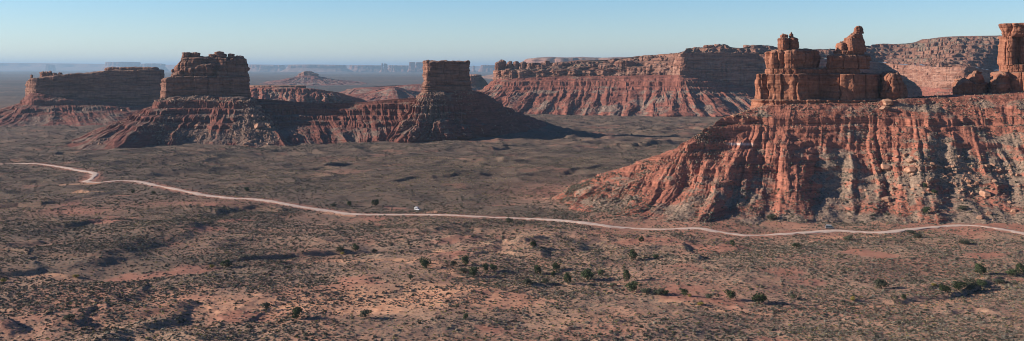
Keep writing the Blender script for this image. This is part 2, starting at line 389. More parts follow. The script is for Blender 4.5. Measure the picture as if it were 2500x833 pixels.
def ground_mat():
    t = NT('desert_floor')
    sand = t.attr('sand'); bare = t.attr('bare'); cover = t.attr('cover')
    soil = t.ramp(t.noise(46, 5, 0.6), [(0.28, (0.27, 0.120, 0.080)), (0.45, (0.43, 0.205, 0.135)), (0.6, (0.48, 0.275, 0.185)), (0.75, (0.40, 0.17, 0.108))])
    grass = t.ramp(t.noise(3.5, 4, 0.7, off=(2, 2, 2)), [(0.3, (0.26, 0.175, 0.12)), (0.55, (0.39, 0.285, 0.19)), (0.75, (0.48, 0.37, 0.24))])
    gm = t.rng(t.noise(70, 4, 0.6, off=(4, 1, 7)), 0.36, 0.6, 0.08, 0.62)
    c = t.mix(gm, soil, grass)
    mid = t.ramp(t.noise(30, 5, 0.65, off=(3, 8, 1)), [(0.3, (0.095, 0.070, 0.053)), (0.5, (0.155, 0.110, 0.083)), (0.62, (0.20, 0.13, 0.092)), (0.75, (0.135, 0.105, 0.073))])
    c = t.mix(t.math('MULTIPLY', cover, 0.92), c, mid)
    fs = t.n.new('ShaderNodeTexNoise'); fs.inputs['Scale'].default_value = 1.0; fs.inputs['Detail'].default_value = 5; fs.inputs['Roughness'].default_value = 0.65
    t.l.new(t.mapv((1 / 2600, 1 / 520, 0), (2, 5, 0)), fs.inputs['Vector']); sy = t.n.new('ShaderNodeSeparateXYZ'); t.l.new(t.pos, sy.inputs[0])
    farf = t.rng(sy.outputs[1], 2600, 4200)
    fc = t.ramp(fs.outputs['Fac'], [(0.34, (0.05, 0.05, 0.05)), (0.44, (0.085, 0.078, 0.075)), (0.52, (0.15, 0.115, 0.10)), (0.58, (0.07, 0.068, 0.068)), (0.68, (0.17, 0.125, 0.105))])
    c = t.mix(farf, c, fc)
    # fine scrub seen as specks: sage grey and dark green
    sp = t.rng(t.noise(1.9, 3, 0.75, off=(9, 1, 0)), 0.5, 0.57); spm = t.rng(t.noise(60, 3, 0.6, off=(0, 7, 3)), 0.3, 0.6, 0.35, 0.95)
    inv = t.math('SUBTRACT', 1.0, t.math('MAXIMUM', sand, bare))
    far = t.n.new('ShaderNodeSeparateXYZ'); t.l.new(t.pos, far.inputs[0])
    scrub = t.ramp(t.noise(11, 3, 0.6, off=(1, 1, 6)), [(0.35, (0.085, 0.078, 0.058)), (0.6, (0.165, 0.150, 0.115))])
    c = t.mix(t.math('MULTIPLY', t.math('MULTIPLY', sp, spm), inv), c, scrub)
    red = t.ramp(t.noise(8, 4, 0.6, off=(6, 6, 6)), [(0.3, (0.35, 0.145, 0.095)), (0.7, (0.46, 0.23, 0.16))])
    c = t.mix(t.math('MULTIPLY', bare, 0.85), c, red)
    sd_ = t.ramp(t.noise(5, 4, 0.6, off=(7, 1, 3)), [(0.3, (0.62, 0.30, 0.165)), (0.7, (0.76, 0.44, 0.27))])
    c = t.mix(sand, c, sd_)
    n = t.bump(t.noise(2.4, 5, 0.7), 0.55, 0.8)
    n = t.bump(t.noise(0.9, 3, 0.6), 0.2, 0.7, n)
    n = t.bump(t.noise(14, 3, 0.6), 1.6, 0.5, n)
    return t.out(c, n)
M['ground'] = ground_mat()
def road_mat():
    t = NT('pale_dirt_road')
    c = t.ramp(t.noise(4, 4, 0.6), [(0.3, (0.54, 0.41, 0.32)), (0.6, (0.68, 0.54, 0.44)), (0.8, (0.50, 0.35, 0.265))])
    rut = t.rng(t.attr('edge'), 0.30, 0.42, 0, 1); rut2 = t.rng(t.attr('edge'), 0.55, 0.42, 0, 1); c = t.mix(t.math('MULTIPLY', t.math('MULTIPLY', rut, rut2), 0.3), c, (0.8, 0.64, 0.54)); e = t.rng(t.attr('edge'), 0.55, 1.0); c = t.mix(t.math('MULTIPLY', e, t.rng(t.noise(3, 3, 0.6, off=(4, 4, 0)), 0.35, 0.6)), c, (0.33, 0.165, 0.11))
    return t.out(c, t.bump(t.noise(1.5, 4, 0.6), 0.15, 0.8))
M['road'] = road_mat()

# ------------------------------------------------------------ ground sheet
def sand_mask(x, y):
    D = np.maximum(y, 50); u = 1250 + x / D * F; v = HORIZ + CAM * F / D
    wu = u + f2(x, y, 40, 3) * 60; wv = v + f2(x + 50, y, 35, 3) * 9
    m = np.exp(-(((wu - 760) / 310) ** 4) - ((wv - 742) / 28) ** 4)
    m = np.maximum(m, 0.8 * np.exp(-(((wu - 1010) / 260) ** 4) - ((wv - 722) / 36) ** 4))
    m = np.maximum(m, 0.3 * np.exp(-(((wu - 1400) / 120) ** 2) - ((wv - 770) / 14) ** 2))
    m = m * sstep(-0.9, 0.1, f2(x, y, 13, 3) + 0.35)
    # wash beds
    for pts, w in WASH:
        d, s, par, L = dist_poly(x + f2(x, y, 14, 2) * 3, y + f2(x, y + 40, 14, 2) * 4, pts)
        m = np.maximum(m, 0.62 * (1 - sstep(w * 0.5, w, d)))
    return np.clip(m, 0, 1)
WASH = [([(WX(u, flatD(v)), flatD(v)) for u, v in p], w) for p, w in [
    ([(90, 682), (130, 682), (180, 688)], 5), ([(1060, 640), (1085, 650), (1100, 658)], 6), ([(1110, 662), (1160, 682), (1230, 700), (1300, 706)], 3),
    ([(2030, 742), (2120, 741), (2250, 738), (2320, 728), (2370, 716), (2440, 700)], 4), ([(1480, 690), (1520, 692)], 5), ([(1610, 728), (1720, 742), (1860, 756)], 3),
    ([(2395, 683), (2420, 680)], 4), ([(690, 630), (800, 628), (900, 628), (1000, 636)], 3), ([(790, 514), (850, 522)], 8), ([(150, 455), (215, 452), (240, 450)], 7),
    ([(190, 468), (240, 470)], 5), ([(1330, 486), (1400, 480), (1440, 468)], 6), ([(1010, 515), (1060, 516)], 7), ([(1990, 578), (2060, 576), (2160, 580)], 5), ([(1060, 602), (1110, 612)], 4)]]
def bare_mask(x, y):
    D = np.maximum(y, 50); u = 1250 + x / D * F; v = HORIZ + CAM * F / D
    b = (1 - 0.6 * sstep(520, 450, v)) * sstep(0.62, 1.1, f2(x + 300, y - 100, 38, 4) + 0.25 * hummock(x, y) + 0.3 * sstep(1250, 2500, u) * sstep(700, 833, v) + 0.5 * np.exp(-((v - 560) / 35) ** 2) * sstep(900, 1700, u))
    b = np.maximum(b, 0.75 * sstep(1250, 1500, u) * np.exp(-((v - 545) / 32) ** 2) * sstep(-0.6, 0.6, f2(x, y, 16, 3)))
    b = np.maximum(b, np.exp(-((u - 180) / 100) ** 2 - ((v - 517) / 9) ** 2)); b = np.maximum(b, np.exp(-((u - 470) / 160) ** 2 - ((v - 500) / 9) ** 2) * 0.8)
    b = np.maximum(b, 0.9 * np.exp(-((u - 1400) / 140) ** 2 - ((v - 470) / 22) ** 2))
    return np.clip(b, 0, 1)

rows = [300.0]
while rows[-1] < 2700: rows.append(rows[-1] * 1.00255)
while rows[-1] < 90000: rows.append(rows[-1] * 1.011)
rows = np.array(rows); tans = np.linspace(-0.64, 0.64, 1240)
GX = rows[:, None] * tans[None, :]; GY = rows[:, None] + 0 * tans[None, :]
GZ = T(GX.ravel(), GY.ravel())
gme = mesh_from('desert_ground', np.stack([GX.ravel(), GY.ravel(), GZ], -1), grid_quads(*GX.shape))
def cover_mask(x, y):
    D = np.maximum(y, 50); u = 1250 + x / D * F; v = HORIZ + CAM * F / D
    c = sstep(600, 500, v + 25 * f2(x, y, 130, 2) + 0.05 * (1250 - u) * (v > 480))
    c = np.maximum(c, 0.75 * sstep(900, 300, u + 200 * f2(x, y, 90, 2)) * sstep(720, 640, v))
    c = c * (1 - sstep(1230, 1420, u + 90 * f2(x, y, 40, 2)) * sstep(440, 480, v))
    return np.clip(c, 0, 1)
for nm, fn in (('sand', sand_mask), ('bare', bare_mask), ('cover', cover_mask)):
    a = gme.attributes.new(nm, 'FLOAT', 'POINT'); vv = fn(GX.ravel(), GY.ravel()).astype(np.float32)
    if nm == 'bare':
        dd, _ = road_near(GX.ravel(), GY.ravel()); vv = np.maximum(vv, (0.9 * (1 - sstep(5, 12 + 5 * f2(GX.ravel(), GY.ravel(), 20, 2), dd))).astype(np.float32))
    a.data.foreach_set('value', np.nan_to_num(vv))
ground = link('desert_ground', gme, M['ground']); tag(ground, 'broad red and grey scrub covered valley floor', 'ground', kind='structure')

# ------------------------------------------------------------ road
def build_road():
    n = len(_rp); tg = np.gradient(_rp, axis=0); tg /= np.linalg.norm(tg, axis=1)[:, None]; nr = np.stack([-tg[:, 1], tg[:, 0]], -1)
    s = np.cumsum(np.r_[0, np.linalg.norm(np.diff(_rp, axis=0), axis=1)]); offs = np.array([-1, -0.8, -0.4, 0, 0.4, 0.8, 1.0])
    hw = 3.5 + 0.9 * n2(s / 30, s * 0) + 1.1 * n2(s / 9, s * 0 + 5)
    hw = hw + 1.5 * np.exp(-((_rp[:, 0] - WX(830, 745)) / 14) ** 2) 
    P = _rp[:, None, :] + nr[:, None, :] * (offs[None, :, None] * hw[:, None, None])
    jit = 1.5 * n2(s / 4, s * 0 + 9); P[:, 0] += nr * jit[:, None]; P[:, -1] += nr * jit[:, None]
    Z = _rz[:, None] + 0.22 - 0.26 * (np.abs(offs) > 0.9)[None, :] + 0 * P[..., 0]
    me = mesh_from('dirt_road', np.concatenate([P, Z[..., None]], -1).reshape(-1, 3), grid_quads(n, 7, flip=False))
    a = me.attributes.new('edge', 'FLOAT', 'POINT'); a.data.foreach_set('value', np.tile(np.abs(offs), n).astype(np.float32))
    return tag(link('dirt_road', me, M['road']), 'pale winding dirt road crossing the valley floor', 'road', kind='structure')
build_road()

# ------------------------------------------------------------ landform builders
GRIDS = {}
def loft(name, parent, mat, I, O, ns, nt, prof, ribs=(), wt=None, noise=(6, 0.8), ledges=(), closed=False, seed=1, wig=4.0, extra=None, key=None, tpow=1.0, zs=1.0, zone=None, pale=None):
    """slope swept between an upper line I and a lower line O (lists of x,y,z); prof = [(run fraction, drop fraction)]
       ribs = [(spacing m, depth m, roundness, weight(t))], ledges = [(z, height, width)] hard beds that stand out"""
    I = catmull(I, ns, closed); O = catmull(O, ns, closed)
    t = np.linspace(0, 1, nt) ** tpow
    pr = np.array(prof, float); run = np.interp(t, np.linspace(0, 1, 200), np.interp(np.linspace(0, 1, 200), np.linspace(0, 1, len(pr)), pr[:, 0]))
    L = np.r_[0, np.cumsum(np.hypot(np.diff(pr[:, 0]), np.diff(pr[:, 1]) * 0.7))]; L /= L[-1]
    run = np.interp(t, L, pr[:, 0]); drop = np.interp(t, L, pr[:, 1])
    P = np.empty((nt, ns, 3)); P[..., :2] = I[None, :, :2] * (1 - run[:, None, None]) + O[None, :, :2] * run[:, None, None]
    P[..., 2] = I[None, :, 2] * (1 - drop[:, None]) + O[None, :, 2] * drop[:, None]
    mid = 0.35 * I + 0.65 * O
    s = np.r_[0, np.cumsum(np.linalg.norm(np.diff(mid[:, :2], axis=0), axis=1))][None, :] + 0 * t[:, None]
    if closed:                                # a whole number of cells would be needed for a seamless join: fade at the seam (behind)
        seam = np.minimum(s, s.max() - s) / 12.0; seam = np.clip(seam, 0, 1)
    else: seam = 1.0
    n = O[:, :2] - I[:, :2]; n /= np.linalg.norm(n, axis=1)[:, None] + 1e-6
    tt = t[:, None] + 0 * s
    warp = wig * (n2(s / 22 + seed, tt * 3.2 + seed) + 0.5 * n2(s / 9 + seed, tt * 8))
    disp = np.zeros(s.shape); hol = np.zeros(s.shape)
    for k, rb in enumerate(ribs):
        if rb[0] == 'cone':
            _, c, pmax, ta, tb, side, te = rb; sw = s + warp * 0.7 + 1.3 * n2(s / 5, tt * 30)
            p = cones(sw, tt + 0.02 * n2(s / 4, tt * 20), c, seed * 17 + k, pmax, ta, tb, side, pmax / 0.2) * (1 - 0.75 * sstep(te, 1, tt))
            disp = disp + p * seam; hol = np.maximum(hol, 0.8 * (1 - np.clip(p / (0.25 * pmax), 0, 1)) * sstep(ta, tb + 0.1, tt)); continue
        c, depth, rnd, w = rb[:4]
        f, rid = cells1(s + warp * (1 if k == 0 else 0.6), c, seed * 13 + k)
        f = np.clip(f * (1 + 0.5 * n2(s / (c * 0.45) + 3.1 * k, tt * 15 + seed)) + 0.16 * n2(s / (c * 0.2), tt * 34 + k), 0, 1)
        ww = w(tt, rid) if w.__code__.co_argcount == 2 else w(tt)
        am = np.clip(0.8 + 1.1 * n2(s / (c * 2.6) + seed * 2.1 + k, tt * 3.6 + seed), 0.0, 1.7)
        disp = disp + depth * (np.sin(f * 1.5708) ** (rnd + 0.15) * (0.75 + 0.5 * rid) - 0.4) * ww * seam * am
        hol = np.maximum(hol, (1 - f) ** 2.2 * np.clip(ww, 0, 1) * min(1.0, depth / 6.0))
    ends = sstep(0, 0.04, tt)
    P[..., 0] += n[None, :, 0] * disp * ends; P[..., 1] += n[None, :, 1] * disp * ends
    nz = f3(P, noise[0], 4, 0.52, zs) * noise[1] * ends * (1 if not closed else seam ** 0.3)
    P[..., 0] += n[None, :, 0] * nz; P[..., 1] += n[None, :, 1] * nz; P[..., 2] += nz * 0.45 * (1 - sstep(0.93, 1, tt) * 0.5)
    for z0, h, w in ledges:                   # z remap: steep risers at the hard beds
        zz = P[..., 2]; zl = z0 + 1.6 * n2(s / 30, tt * 0 + z0) + 0.7 * n2(s / 7, tt * 0 + z0)
        q = (zz - zl) / w; k = np.exp(-q * q)
        P[..., 2] = zz + h * 0.5 * np.tanh(q * 2.2) * np.exp(-(q / 1.6) ** 2)
    if extra is not None: P = extra(P, s, tt, n)
    me = mesh_from(name, P.reshape(-1, 3), grid_quads(nt, ns, wrap=closed, flip=True))
    a = me.attributes.new('hollow', 'FLOAT', 'POINT'); a.data.foreach_set('value', hol.astype(np.float32).ravel())
    if pale is not None:
        a = me.attributes.new('pale', 'FLOAT', 'POINT'); a.data.foreach_set('value', pale(P).astype(np.float32).ravel())
    if zone is not None:
        a = me.attributes.new('zone', 'FLOAT', 'POINT'); a.data.foreach_set('value', zone(P).astype(np.float32).ravel())
    o = link(name, me, mat, parent)
    GRIDS[key or name] = P
    return o

def chaikin(P, k):
    P = np.asarray(P, float)
    for _ in range(k):
        Q = np.roll(P, -1, axis=0); P = np.stack([P * 0.78 + Q * 0.22, P * 0.22 + Q * 0.78], 1).reshape(-1, P.shape[1])
    return P
def block(name, parent, mat, poly, z0, ztop, res=0.6, rnd=1.5, crack=(9, 1.6, 0.5), bulge=0.8, noise=(5, 0.9), beds=(0.4, 2.2), prof=None, seed=1, soft=1, topn=0.8, key=None, rndb=0.3, top_tilt=None):
    """free standing rock mass: footprint polygon (x,y), rounded rims, vertical joints, bedding grooves, rough top"""
    P = chaikin(poly, soft)
    seg = np.linalg.norm(np.roll(P, -1, 0) - P, axis=1); cum = np.r_[0, np.cumsum(seg)]; per = cum[-1]; n = max(24, int(per / res))
    s = np.linspace(0, per, n, endpoint=False); Pc = np.vstack([P, P[:1]]); R = np.stack([np.interp(s, cum, Pc[:, k]) for k in (0, 1)], -1)
    area = 0.5 * np.sum(R[:, 0] * np.roll(R[:, 1], -1) - np.roll(R[:, 0], -1) * R[:, 1])
    if area < 0: R = R[::-1].copy()
    tg = np.roll(R, -2, 0) - np.roll(R, 2, 0); tg /= np.linalg.norm(tg, axis=1)[:, None]; nr = np.stack([tg[:, 1], -tg[:, 0]], -1)
    c = R.mean(0)
    zt = ztop(R[:, 0], R[:, 1]) if callable(ztop) else np.full(n, float(ztop))
    H = float(np.mean(zt)) - z0; m = max(10, int(H / res))
    f = np.linspace(0, 1, m)[:, None]; Z = z0 + (zt[None, :] - z0) * f
    S = s[None, :] + 0 * f
    d = np.zeros(S.shape)
    hz = (1 - f) * H; hb = f * H
    if rnd > 0: q = np.clip(1 - hz / rnd, 0, 1); d -= rnd * (1 - np.sqrt(np.maximum(1 - q * q, 0))) * 0.9
    if rndb > 0: q = np.clip(1 - hb / rndb, 0, 1); d -= rndb * (1 - np.sqrt(np.maximum(1 - q * q, 0)))
    per_w = lambda a: a  # noqa
    if prof is not None: d += np.interp(f[:, 0], [p[0] for p in prof], [p[1] for p in prof])[:, None]
    cc, cd, cw = crack
    if cd > 0:
        k = max(3, int(round(per / cc))); cc = per / k
        fr, rid = cells1(S + 1.2 * n2(Z / 6 + seed, S / 9), cc, seed * 7 + 1)
        d += bulge * 0.55 * (fr ** 0.4 - 0.6) + 1.1 * bulge * rid * np.minimum(fr * 8, 1)
        hb_ = 5.5 * (cc / 12) ** 0.5; kz = np.floor(Z / hb_ + rid * 3.0 + 0.12 * n2(S / 4, Z / 4)).astype(np.int64); ks = np.floor(rid * 977).astype(np.int64)
        d += 0.55 * bulge * _h(kz, ks, seed) * np.minimum(fr * 8, 1)
        d -= cd * np.exp(-(fr * cc / cw / 1.2) ** 2)
        fr2, rid2 = cells1(S + 0.8 * n2(Z / 3 + seed, S / 5), cc * 0.37, seed * 7 + 2); d -= 0.35 * cd * np.exp(-(fr2 * cc / cw) ** 2) * (rid2 > 0) ; d += bulge * 0.3 * rid2 * np.minimum(fr2 * 4, 1)
    ba, bl = beds
    if ba > 0:
        zz = Z + 0.25 * n2(S / 20, Z * 0); b1 = n2(zz / bl + seed * 3.1, S * 0 + 4.4); b2 = n2(zz / (bl * 0.31) + seed, S / 60)
        d += ba * (b1 + 0.45 * b2); d -= ba * 1.4 * np.exp(-(b1 / 0.12) ** 2) * (n2(zz / bl * .5, S * 0) > -0.1)
    X = R[None, :, 0] + nr[None, :, 0] * d; Y = R[None, :, 1] + nr[None, :, 1] * d
    Q = np.stack([X, Y, Z], -1)
    nn = (f3(Q, noise[0], 3, 0.5) * 0.55 + (np.abs(f3(Q + 31.0, noise[0] * 1.4, 3, 0.5)) - 0.3) * 0.8) * noise[1]
    Q[..., 0] += nr[None, :, 0] * nn; Q[..., 1] += nr[None, :, 1] * nn
    # top: rings drawn in to the middle
    rim = Q[-1]; nt = max(6, int(np.sqrt(abs(area)) / (res * 2.2))); nt = min(nt, 46)
    g = (np.linspace(1, 0, nt + 1)[1:-1])[:, None, None]
    ring = np.empty((len(g), n, 3)); ring[..., :2] = c + (rim[None, :, :2] - c) * g
    if callable(ztop): ring[..., 2] = ztop(ring[..., 0], ring[..., 1])
    else: ring[..., 2] = ztop
    ring[..., 2] += (rim[None, :, 2] - (zt[None, :])) * g[..., 0] + topn * f3(ring * np.array([1, 1, 0]), max(2.5, noise[0]), 3) * sstep(1.0, 0.8, g[..., 0]) + 0.35 * rnd * (1 - g[..., 0] ** 2)
    V = np.vstack([Q.reshape(-1, 3), ring.reshape(-1, 3)])
    nrw = m + len(g); quads = grid_quads(nrw, n, wrap=True)
    cen = np.array([[c[0], c[1], ring[-1, :, 2].mean()]]); V = np.vstack([V, cen]); ci = len(V) - 1; b = (nrw - 1) * n
    j = np.arange(n); cap = np.stack([b + j, b + (j + 1) % n, np.full(n, ci), np.full(n, ci)], -1)
    bm_q = np.vstack([quads])
    me = bpy.data.meshes.new(name)
    tri = np.stack([b + j, b + (j + 1) % n, np.full(n, ci)], -1)
    botc = len(V); V = np.vstack([V, [[c[0], c[1], z0]]]); tri = np.vstack([tri, np.stack([(j + 1) % n, j, np.full(n, botc)], -1)])
    me.vertices.add(len(V)); me.vertices.foreach_set('co', V.astype(np.float32).ravel())
    loops = np.r_[bm_q.ravel(), tri.ravel()].astype(np.int32); me.loops.add(len(loops)); me.loops.foreach_set('vertex_index', loops)
    st = np.r_[np.arange(0, bm_q.size, 4), bm_q.size + np.arange(0, tri.size, 3)].astype(np.int32)
    me.polygons.add(len(st)); me.polygons.foreach_set('loop_start', st); me.polygons.foreach_set('use_smooth', np.ones(len(st), bool))
    me.update(calc_edges=True)
    GRIDS[key or name] = Q
    return link(name, me, mat, parent)
def UD(pts): return [(WX(u, D), D) for u, D in pts]
def toe(u, v=None, D=None, dz=-3.0):
    D = D or flatD(v); x = WX(u, D); return (x, D, float(T(x, D)[0]) + dz)

def hump(a, b, c=1.0): return lambda t: sstep(0, a, t) * (1 - sstep(b, 1.0, t) * c)

# ------------------------------------------------------------ near right: the castle butte on its long talus ridge
castle = empty('castle_butte', (WX(2050, 840), 840, 76), 'orange sandstone castle with two block towers on a long ribbed red slope', 'butte')
_K = [  # (toe u, toe v or None, toe D, crest u, v, D)
 (2980, 595, 0, 2760, 215, 850), (2830, 590, 0, 2640, 218, 848), (2690, 582, 0, 2520, 222, 848), (2560, 566, 0, 2420, 228, 848), (2420, 556, 0, 2320, 232, 848),
 (2270, 549, 0, 2210, 238, 842), (2120, 546, 0, 2110, 246, 838), (1985, 546, 0, 2000, 250, 836), (1870, 548, 0, 1915, 252, 836), (1770, 548, 0, 1860, 258, 836),
 (1690, 548, 0, 1800, 278, 828), (1615, 545, 0, 1755, 298, 815), (1550, 540, 0, 1712, 330, 800), (1495, 535, 0, 1660, 362, 792), (1440, 526, 0, 1590, 388, 790),
 (1395, 514, 0, 1520, 414, 790), (1352, 500, 0, 1450, 438, 792), (1326, 482, 0, 1410, 455, 796),
 (1345, 462, 0, 1412, 455, 800), (1400, 0, 905, 1455, 437, 802), (1480, 0, 930, 1530, 411, 806), (1570, 0, 955, 1600, 386, 812), (1660, 0, 985, 1670, 358, 818),
 (1740, 0, 1010, 1730, 322, 826), (1810, 0, 1030, 1800, 285, 840), (1900, 0, 1050, 1880, 258, 856), (2050, 0, 1070, 2020, 250, 866), (2250, 0, 1080, 2230, 238, 872), (2500, 0, 1090, 2500, 222, 872), (2800, 0, 1100, 2800, 215, 870)]
_O = [toe(a[0], a[1] or None, a[2] or None) for a in _K]; _I = [W(a[3], a[4], a[5]) for a in _K]
def k_extra(P, s, t, n):
    # a gentler fan apron and the broad rockfall lobe under the towers
    u = 1250 + P[..., 0] / P[..., 1] * F; v = HORIZ + (CAM - P[..., 2]) / P[..., 1] * F
    lobe = np.exp(-((u - 2290) / 150) ** 2 - ((v - 440) / 70) ** 2)
    P[..., 2] += lobe * 3.0
    return P
loft('talus_slope', castle, M['talus_near'], _I, _O, 1750, 330,
     [(0, 0), (0.13, 0.012), (0.2, 0.12), (0.25, 0.23), (0.36, 0.44), (0.48, 0.66), (0.62, 0.82), (0.8, 0.925), (1, 1)],
     ribs=[('cone', 16, 4, 0.24, 0.34, 0.5, 0.6), ('cone', 95, 15, 0.12, 0.35, 0.34, 0.85), ('cone', 35, 9, 0.30, 0.56, 0.5, 0.72), ('cone', 15, 5.0, 0.50, 0.76, 0.55, 0.85), (6.5, 1.3, 0.7, lambda t: sstep(0.1, 0.3, t) * (1 - 0.6 * sstep(0.7, 1, t))), (2.8, 0.4, 0.8, lambda t: sstep(0.02, 0.2, t))],
     noise=(11, 1.1), ledges=[(62.5, 4.2, 1.8), (57, 1.5, 1.2), (45, 2.8, 1.7), (36, 1.5, 1.4), (28, 2.0, 1.5), (19, 1.5, 1.3)], seed=5,
     pale=lambda P: (lambda u, v: np.exp(-((u - 1808) / 34) ** 6 - ((v - 352 - 0.02 * (u - 1808)) / 2.6) ** 2))(1250 + P[..., 0] / P[..., 1] * F, HORIZ + (CAM - P[..., 2]) / P[..., 1] * F), wig=6, extra=k_extra, key='K',
     zone=lambda P: (lambda u, v: np.clip(0.9 * np.exp(-((u - 2300) / 190) ** 2 - ((v - 415) / 65) ** 2) + 0.6 * np.exp(-((u - 2200) / 420) ** 2 - ((v - 262) / 20) ** 2) + 0.6 * np.exp(-((u - 2040) / 45) ** 2 - ((v - 470) / 55) ** 2) + 0.4 * np.exp(-((v - 540) / 22) ** 2) * (u > 1900) - 0.5 * (u < 1850) * (v < 430) , -0.6, 1))(1250 + P[..., 0] / P[..., 1] * F, HORIZ + (CAM - P[..., 2]) / P[..., 1] * F))

CB = M['castle']
block('rubble_plinth', castle, CB, UD([(1838, 850), (1842, 832), (1900, 822), (1960, 822), (2040, 824), (2100, 824), (2160, 828), (2222, 836), (2225, 880), (1845, 875)]), 66, WZ(243, 828), 0.6, 1.0, (5, 0.9, 0.5), 0.8, (3, 1.0), (0.7, 1.6), seed=61, prof=[(0, 1.5), (1, 0)], key='plinth')
block('lower_wall', castle, CB, UD([(1845, 858), (1848, 838), (1856, 831), (1862, 834), (1900, 829), (1946, 823), (1951, 826), (2006, 838), (2013, 838), (2042, 830), (2084, 826), (2089, 829), (2152, 843), (2160, 860), (2150, 878), (1990, 882), (1860, 880)]),
      WZ(248, 828), WZ(181, 828), 0.4, 0.9, (14, 3.0, 0.55), 1.7, (8, 1.3), (0.10, 3.0), seed=21, soft=1, prof=[(0, 1.0), (0.22, 0.3), (0.3, -0.1), (0.9, 0), (1, -0.2)])
block('end_wall', castle, CB, UD([(2150, 850), (2156, 836), (2172, 829), (2196, 831), (2212, 840), (2218, 858), (2190, 872), (2160, 870)]), WZ(250, 832),
      lambda x, y: WZ(178, 835) + 1.0 * n2(x / 4, y / 4) - 9.0 * sstep(WX(2192, 835), WX(2222, 835), x) - 3 * sstep(WX(2166, 835), WX(2152, 835), x), 0.4, 2.5, (7, 3.0, 0.6), 1.8, (4, 1.2), (0.1, 3), seed=25, prof=[(0, 1.2), (0.5, 0.4), (1, -1.0)])
block('ledge_band', castle, CB, UD([(1868, 855), (1871, 836), (1920, 831), (1950, 830), (2004, 842), (2030, 838), (2080, 834), (2098, 838), (2100, 860), (2000, 872), (1880, 870)]), WZ(186, 832), WZ(168, 832), 0.35, 0.8, (4.5, 0.9, 0.4), 0.4, (2.5, 0.5), (0.2, 1.5), seed=31)
block('left_tower', castle, CB, UD([(1871, 852), (1874, 838), (1884, 833), (1908, 834), (1914, 836), (1919, 832), (1944, 830), (1949, 834), (1997, 848), (1993, 866), (1930, 872), (1880, 866)]),
      WZ(170, 834), lambda x, y: WZ(122, 834) - 1.3 * sstep(WX(1905, 834), WX(1880, 834), x) + 0.6 * n2(x / 3, y / 3), 0.35, 2.4, (12.5, 3.0, 0.5), 1.5, (6, 1.0), (0.06, 4), seed=34, prof=[(0, -1.6), (0.1, -0.4), (0.5, 0.3), (1, -0.1)])
# two rounded cap blocks with loose rocks on the left tower
block('cap_block', castle, CB, UD([(1900, 846), (1903, 838), (1914, 835), (1926, 838), (1927, 850), (1915, 856), (1904, 853)]), WZ(123, 838), WZ(92, 838), 0.3, 1.8, (7, 0.5, 0.4), 0.5, (3, 0.6), (0.12, 3), seed=41, prof=[(0, -0.8), (0.25, 0.2), (1, 0)])
block('cap_block', castle, CB, UD([(1927, 846), (1929, 838), (1940, 836), (1949, 841), (1949, 852), (1938, 856), (1929, 853)]), WZ(123, 838), WZ(92, 838), 0.3, 1.8, (6, 0.5, 0.4), 0.5, (3, 0.6), (0.12, 3), seed=43, prof=[(0, -0.7), (0.25, 0.2), (1, 0)])
block('perched_rock', castle, CB, UD([(1904, 846), (1908, 840), (1918, 839), (1925, 843), (1922, 850), (1910, 851)]), WZ(93, 842), WZ(84.5, 842), 0.2, 1.1, (3, 0.3, 0.3), 0.3, (1.5, 0.5), (0.1, 1), seed=45)
block('perched_rock', castle, CB, UD([(1926, 846), (1928, 841), (1935, 841), (1938, 846), (1933, 850)]), WZ(93, 843), WZ(82, 843), 0.2, 1.3, (3, 0.3, 0.3), 0.2, (1.5, 0.35), (0.1, 1), seed=46)
# right spire, stacked blocks
block('spire_base', castle, CB, UD([(2022, 850), (2024, 840), (2034, 835), (2046, 837), (2060, 834), (2072, 836), (2084, 836), (2112, 840), (2123, 850), (2112, 866), (2070, 872), (2030, 866)]),
      WZ(169, 838), lambda x, y: WZ(134, 838) + 0.5 * n2(x / 3, y / 3), 0.32, 3.4, (11, 2.4, 0.5), 1.5, (4, 0.7), (0.08, 4), seed=52, rndb=2.4)
block('spire_ledge', castle, CB, UD([(2034, 852), (2038, 843), (2060, 839), (2100, 842), (2110, 852), (2100, 862), (2050, 864)]), WZ(136, 842), WZ(124, 842), 0.28, 0.8, (3.2, 0.8, 0.35), 0.5, (1.8, 0.4), (0.25, 1.2), seed=53)
block('spire_shoulder', castle, CB, UD([(2040, 852), (2043, 845), (2056, 842), (2068, 845), (2068, 856), (2050, 859)]), WZ(126, 844), WZ(104, 844), 0.28, 3.0, (6, 0.6, 0.4), 0.6, (3, 0.6), (0.1, 3), seed=54)
block('spire_block', castle, CB, UD([(2060, 852), (2063, 843), (2078, 839), (2098, 841), (2111, 848), (2110, 858), (2090, 863), (2066, 860)]), WZ(126, 842), WZ(91, 842), 0.3, 2.6, (8, 0.8, 0.4), 0.9, (3.5, 0.7), (0.12, 3), seed=56, prof=[(0, 0.2), (0.2, 0.1), (0.5, 0), (1, -0.9)])
block('spire_head', castle, CB, UD([(2070, 850), (2074, 844), (2088, 842), (2104, 845), (2107, 853), (2092, 857), (2075, 856)]), WZ(93, 844), lambda x, y: WZ(81, 844) - 1.6 * sstep(WX(2092, 844), WX(2074, 844), x), 0.24, 1.0, (3.5, 0.5, 0.35), 0.5, (2, 0.6), (0.15, 1.2), seed=57, prof=[(0, 0.1), (0.6, 0.2), (1, -0.6)])
block('spire_tip', castle, CB, UD([(2084, 851), (2087, 846), (2096, 845), (2107, 848), (2107, 854), (2094, 856)]), WZ(82, 846), lambda x, y: WZ(64, 846) - 1.0 * sstep(WX(2094, 846), WX(2084, 846), x), 0.24, 0.9, (3, 0.45, 0.35), 0.4, (1.6, 0.5), (0.3, 1.1), seed=58, prof=[(0, 0.4), (0.15, 0.5), (0.35, -0.4), (0.7, -0.5), (1, -0.7)])

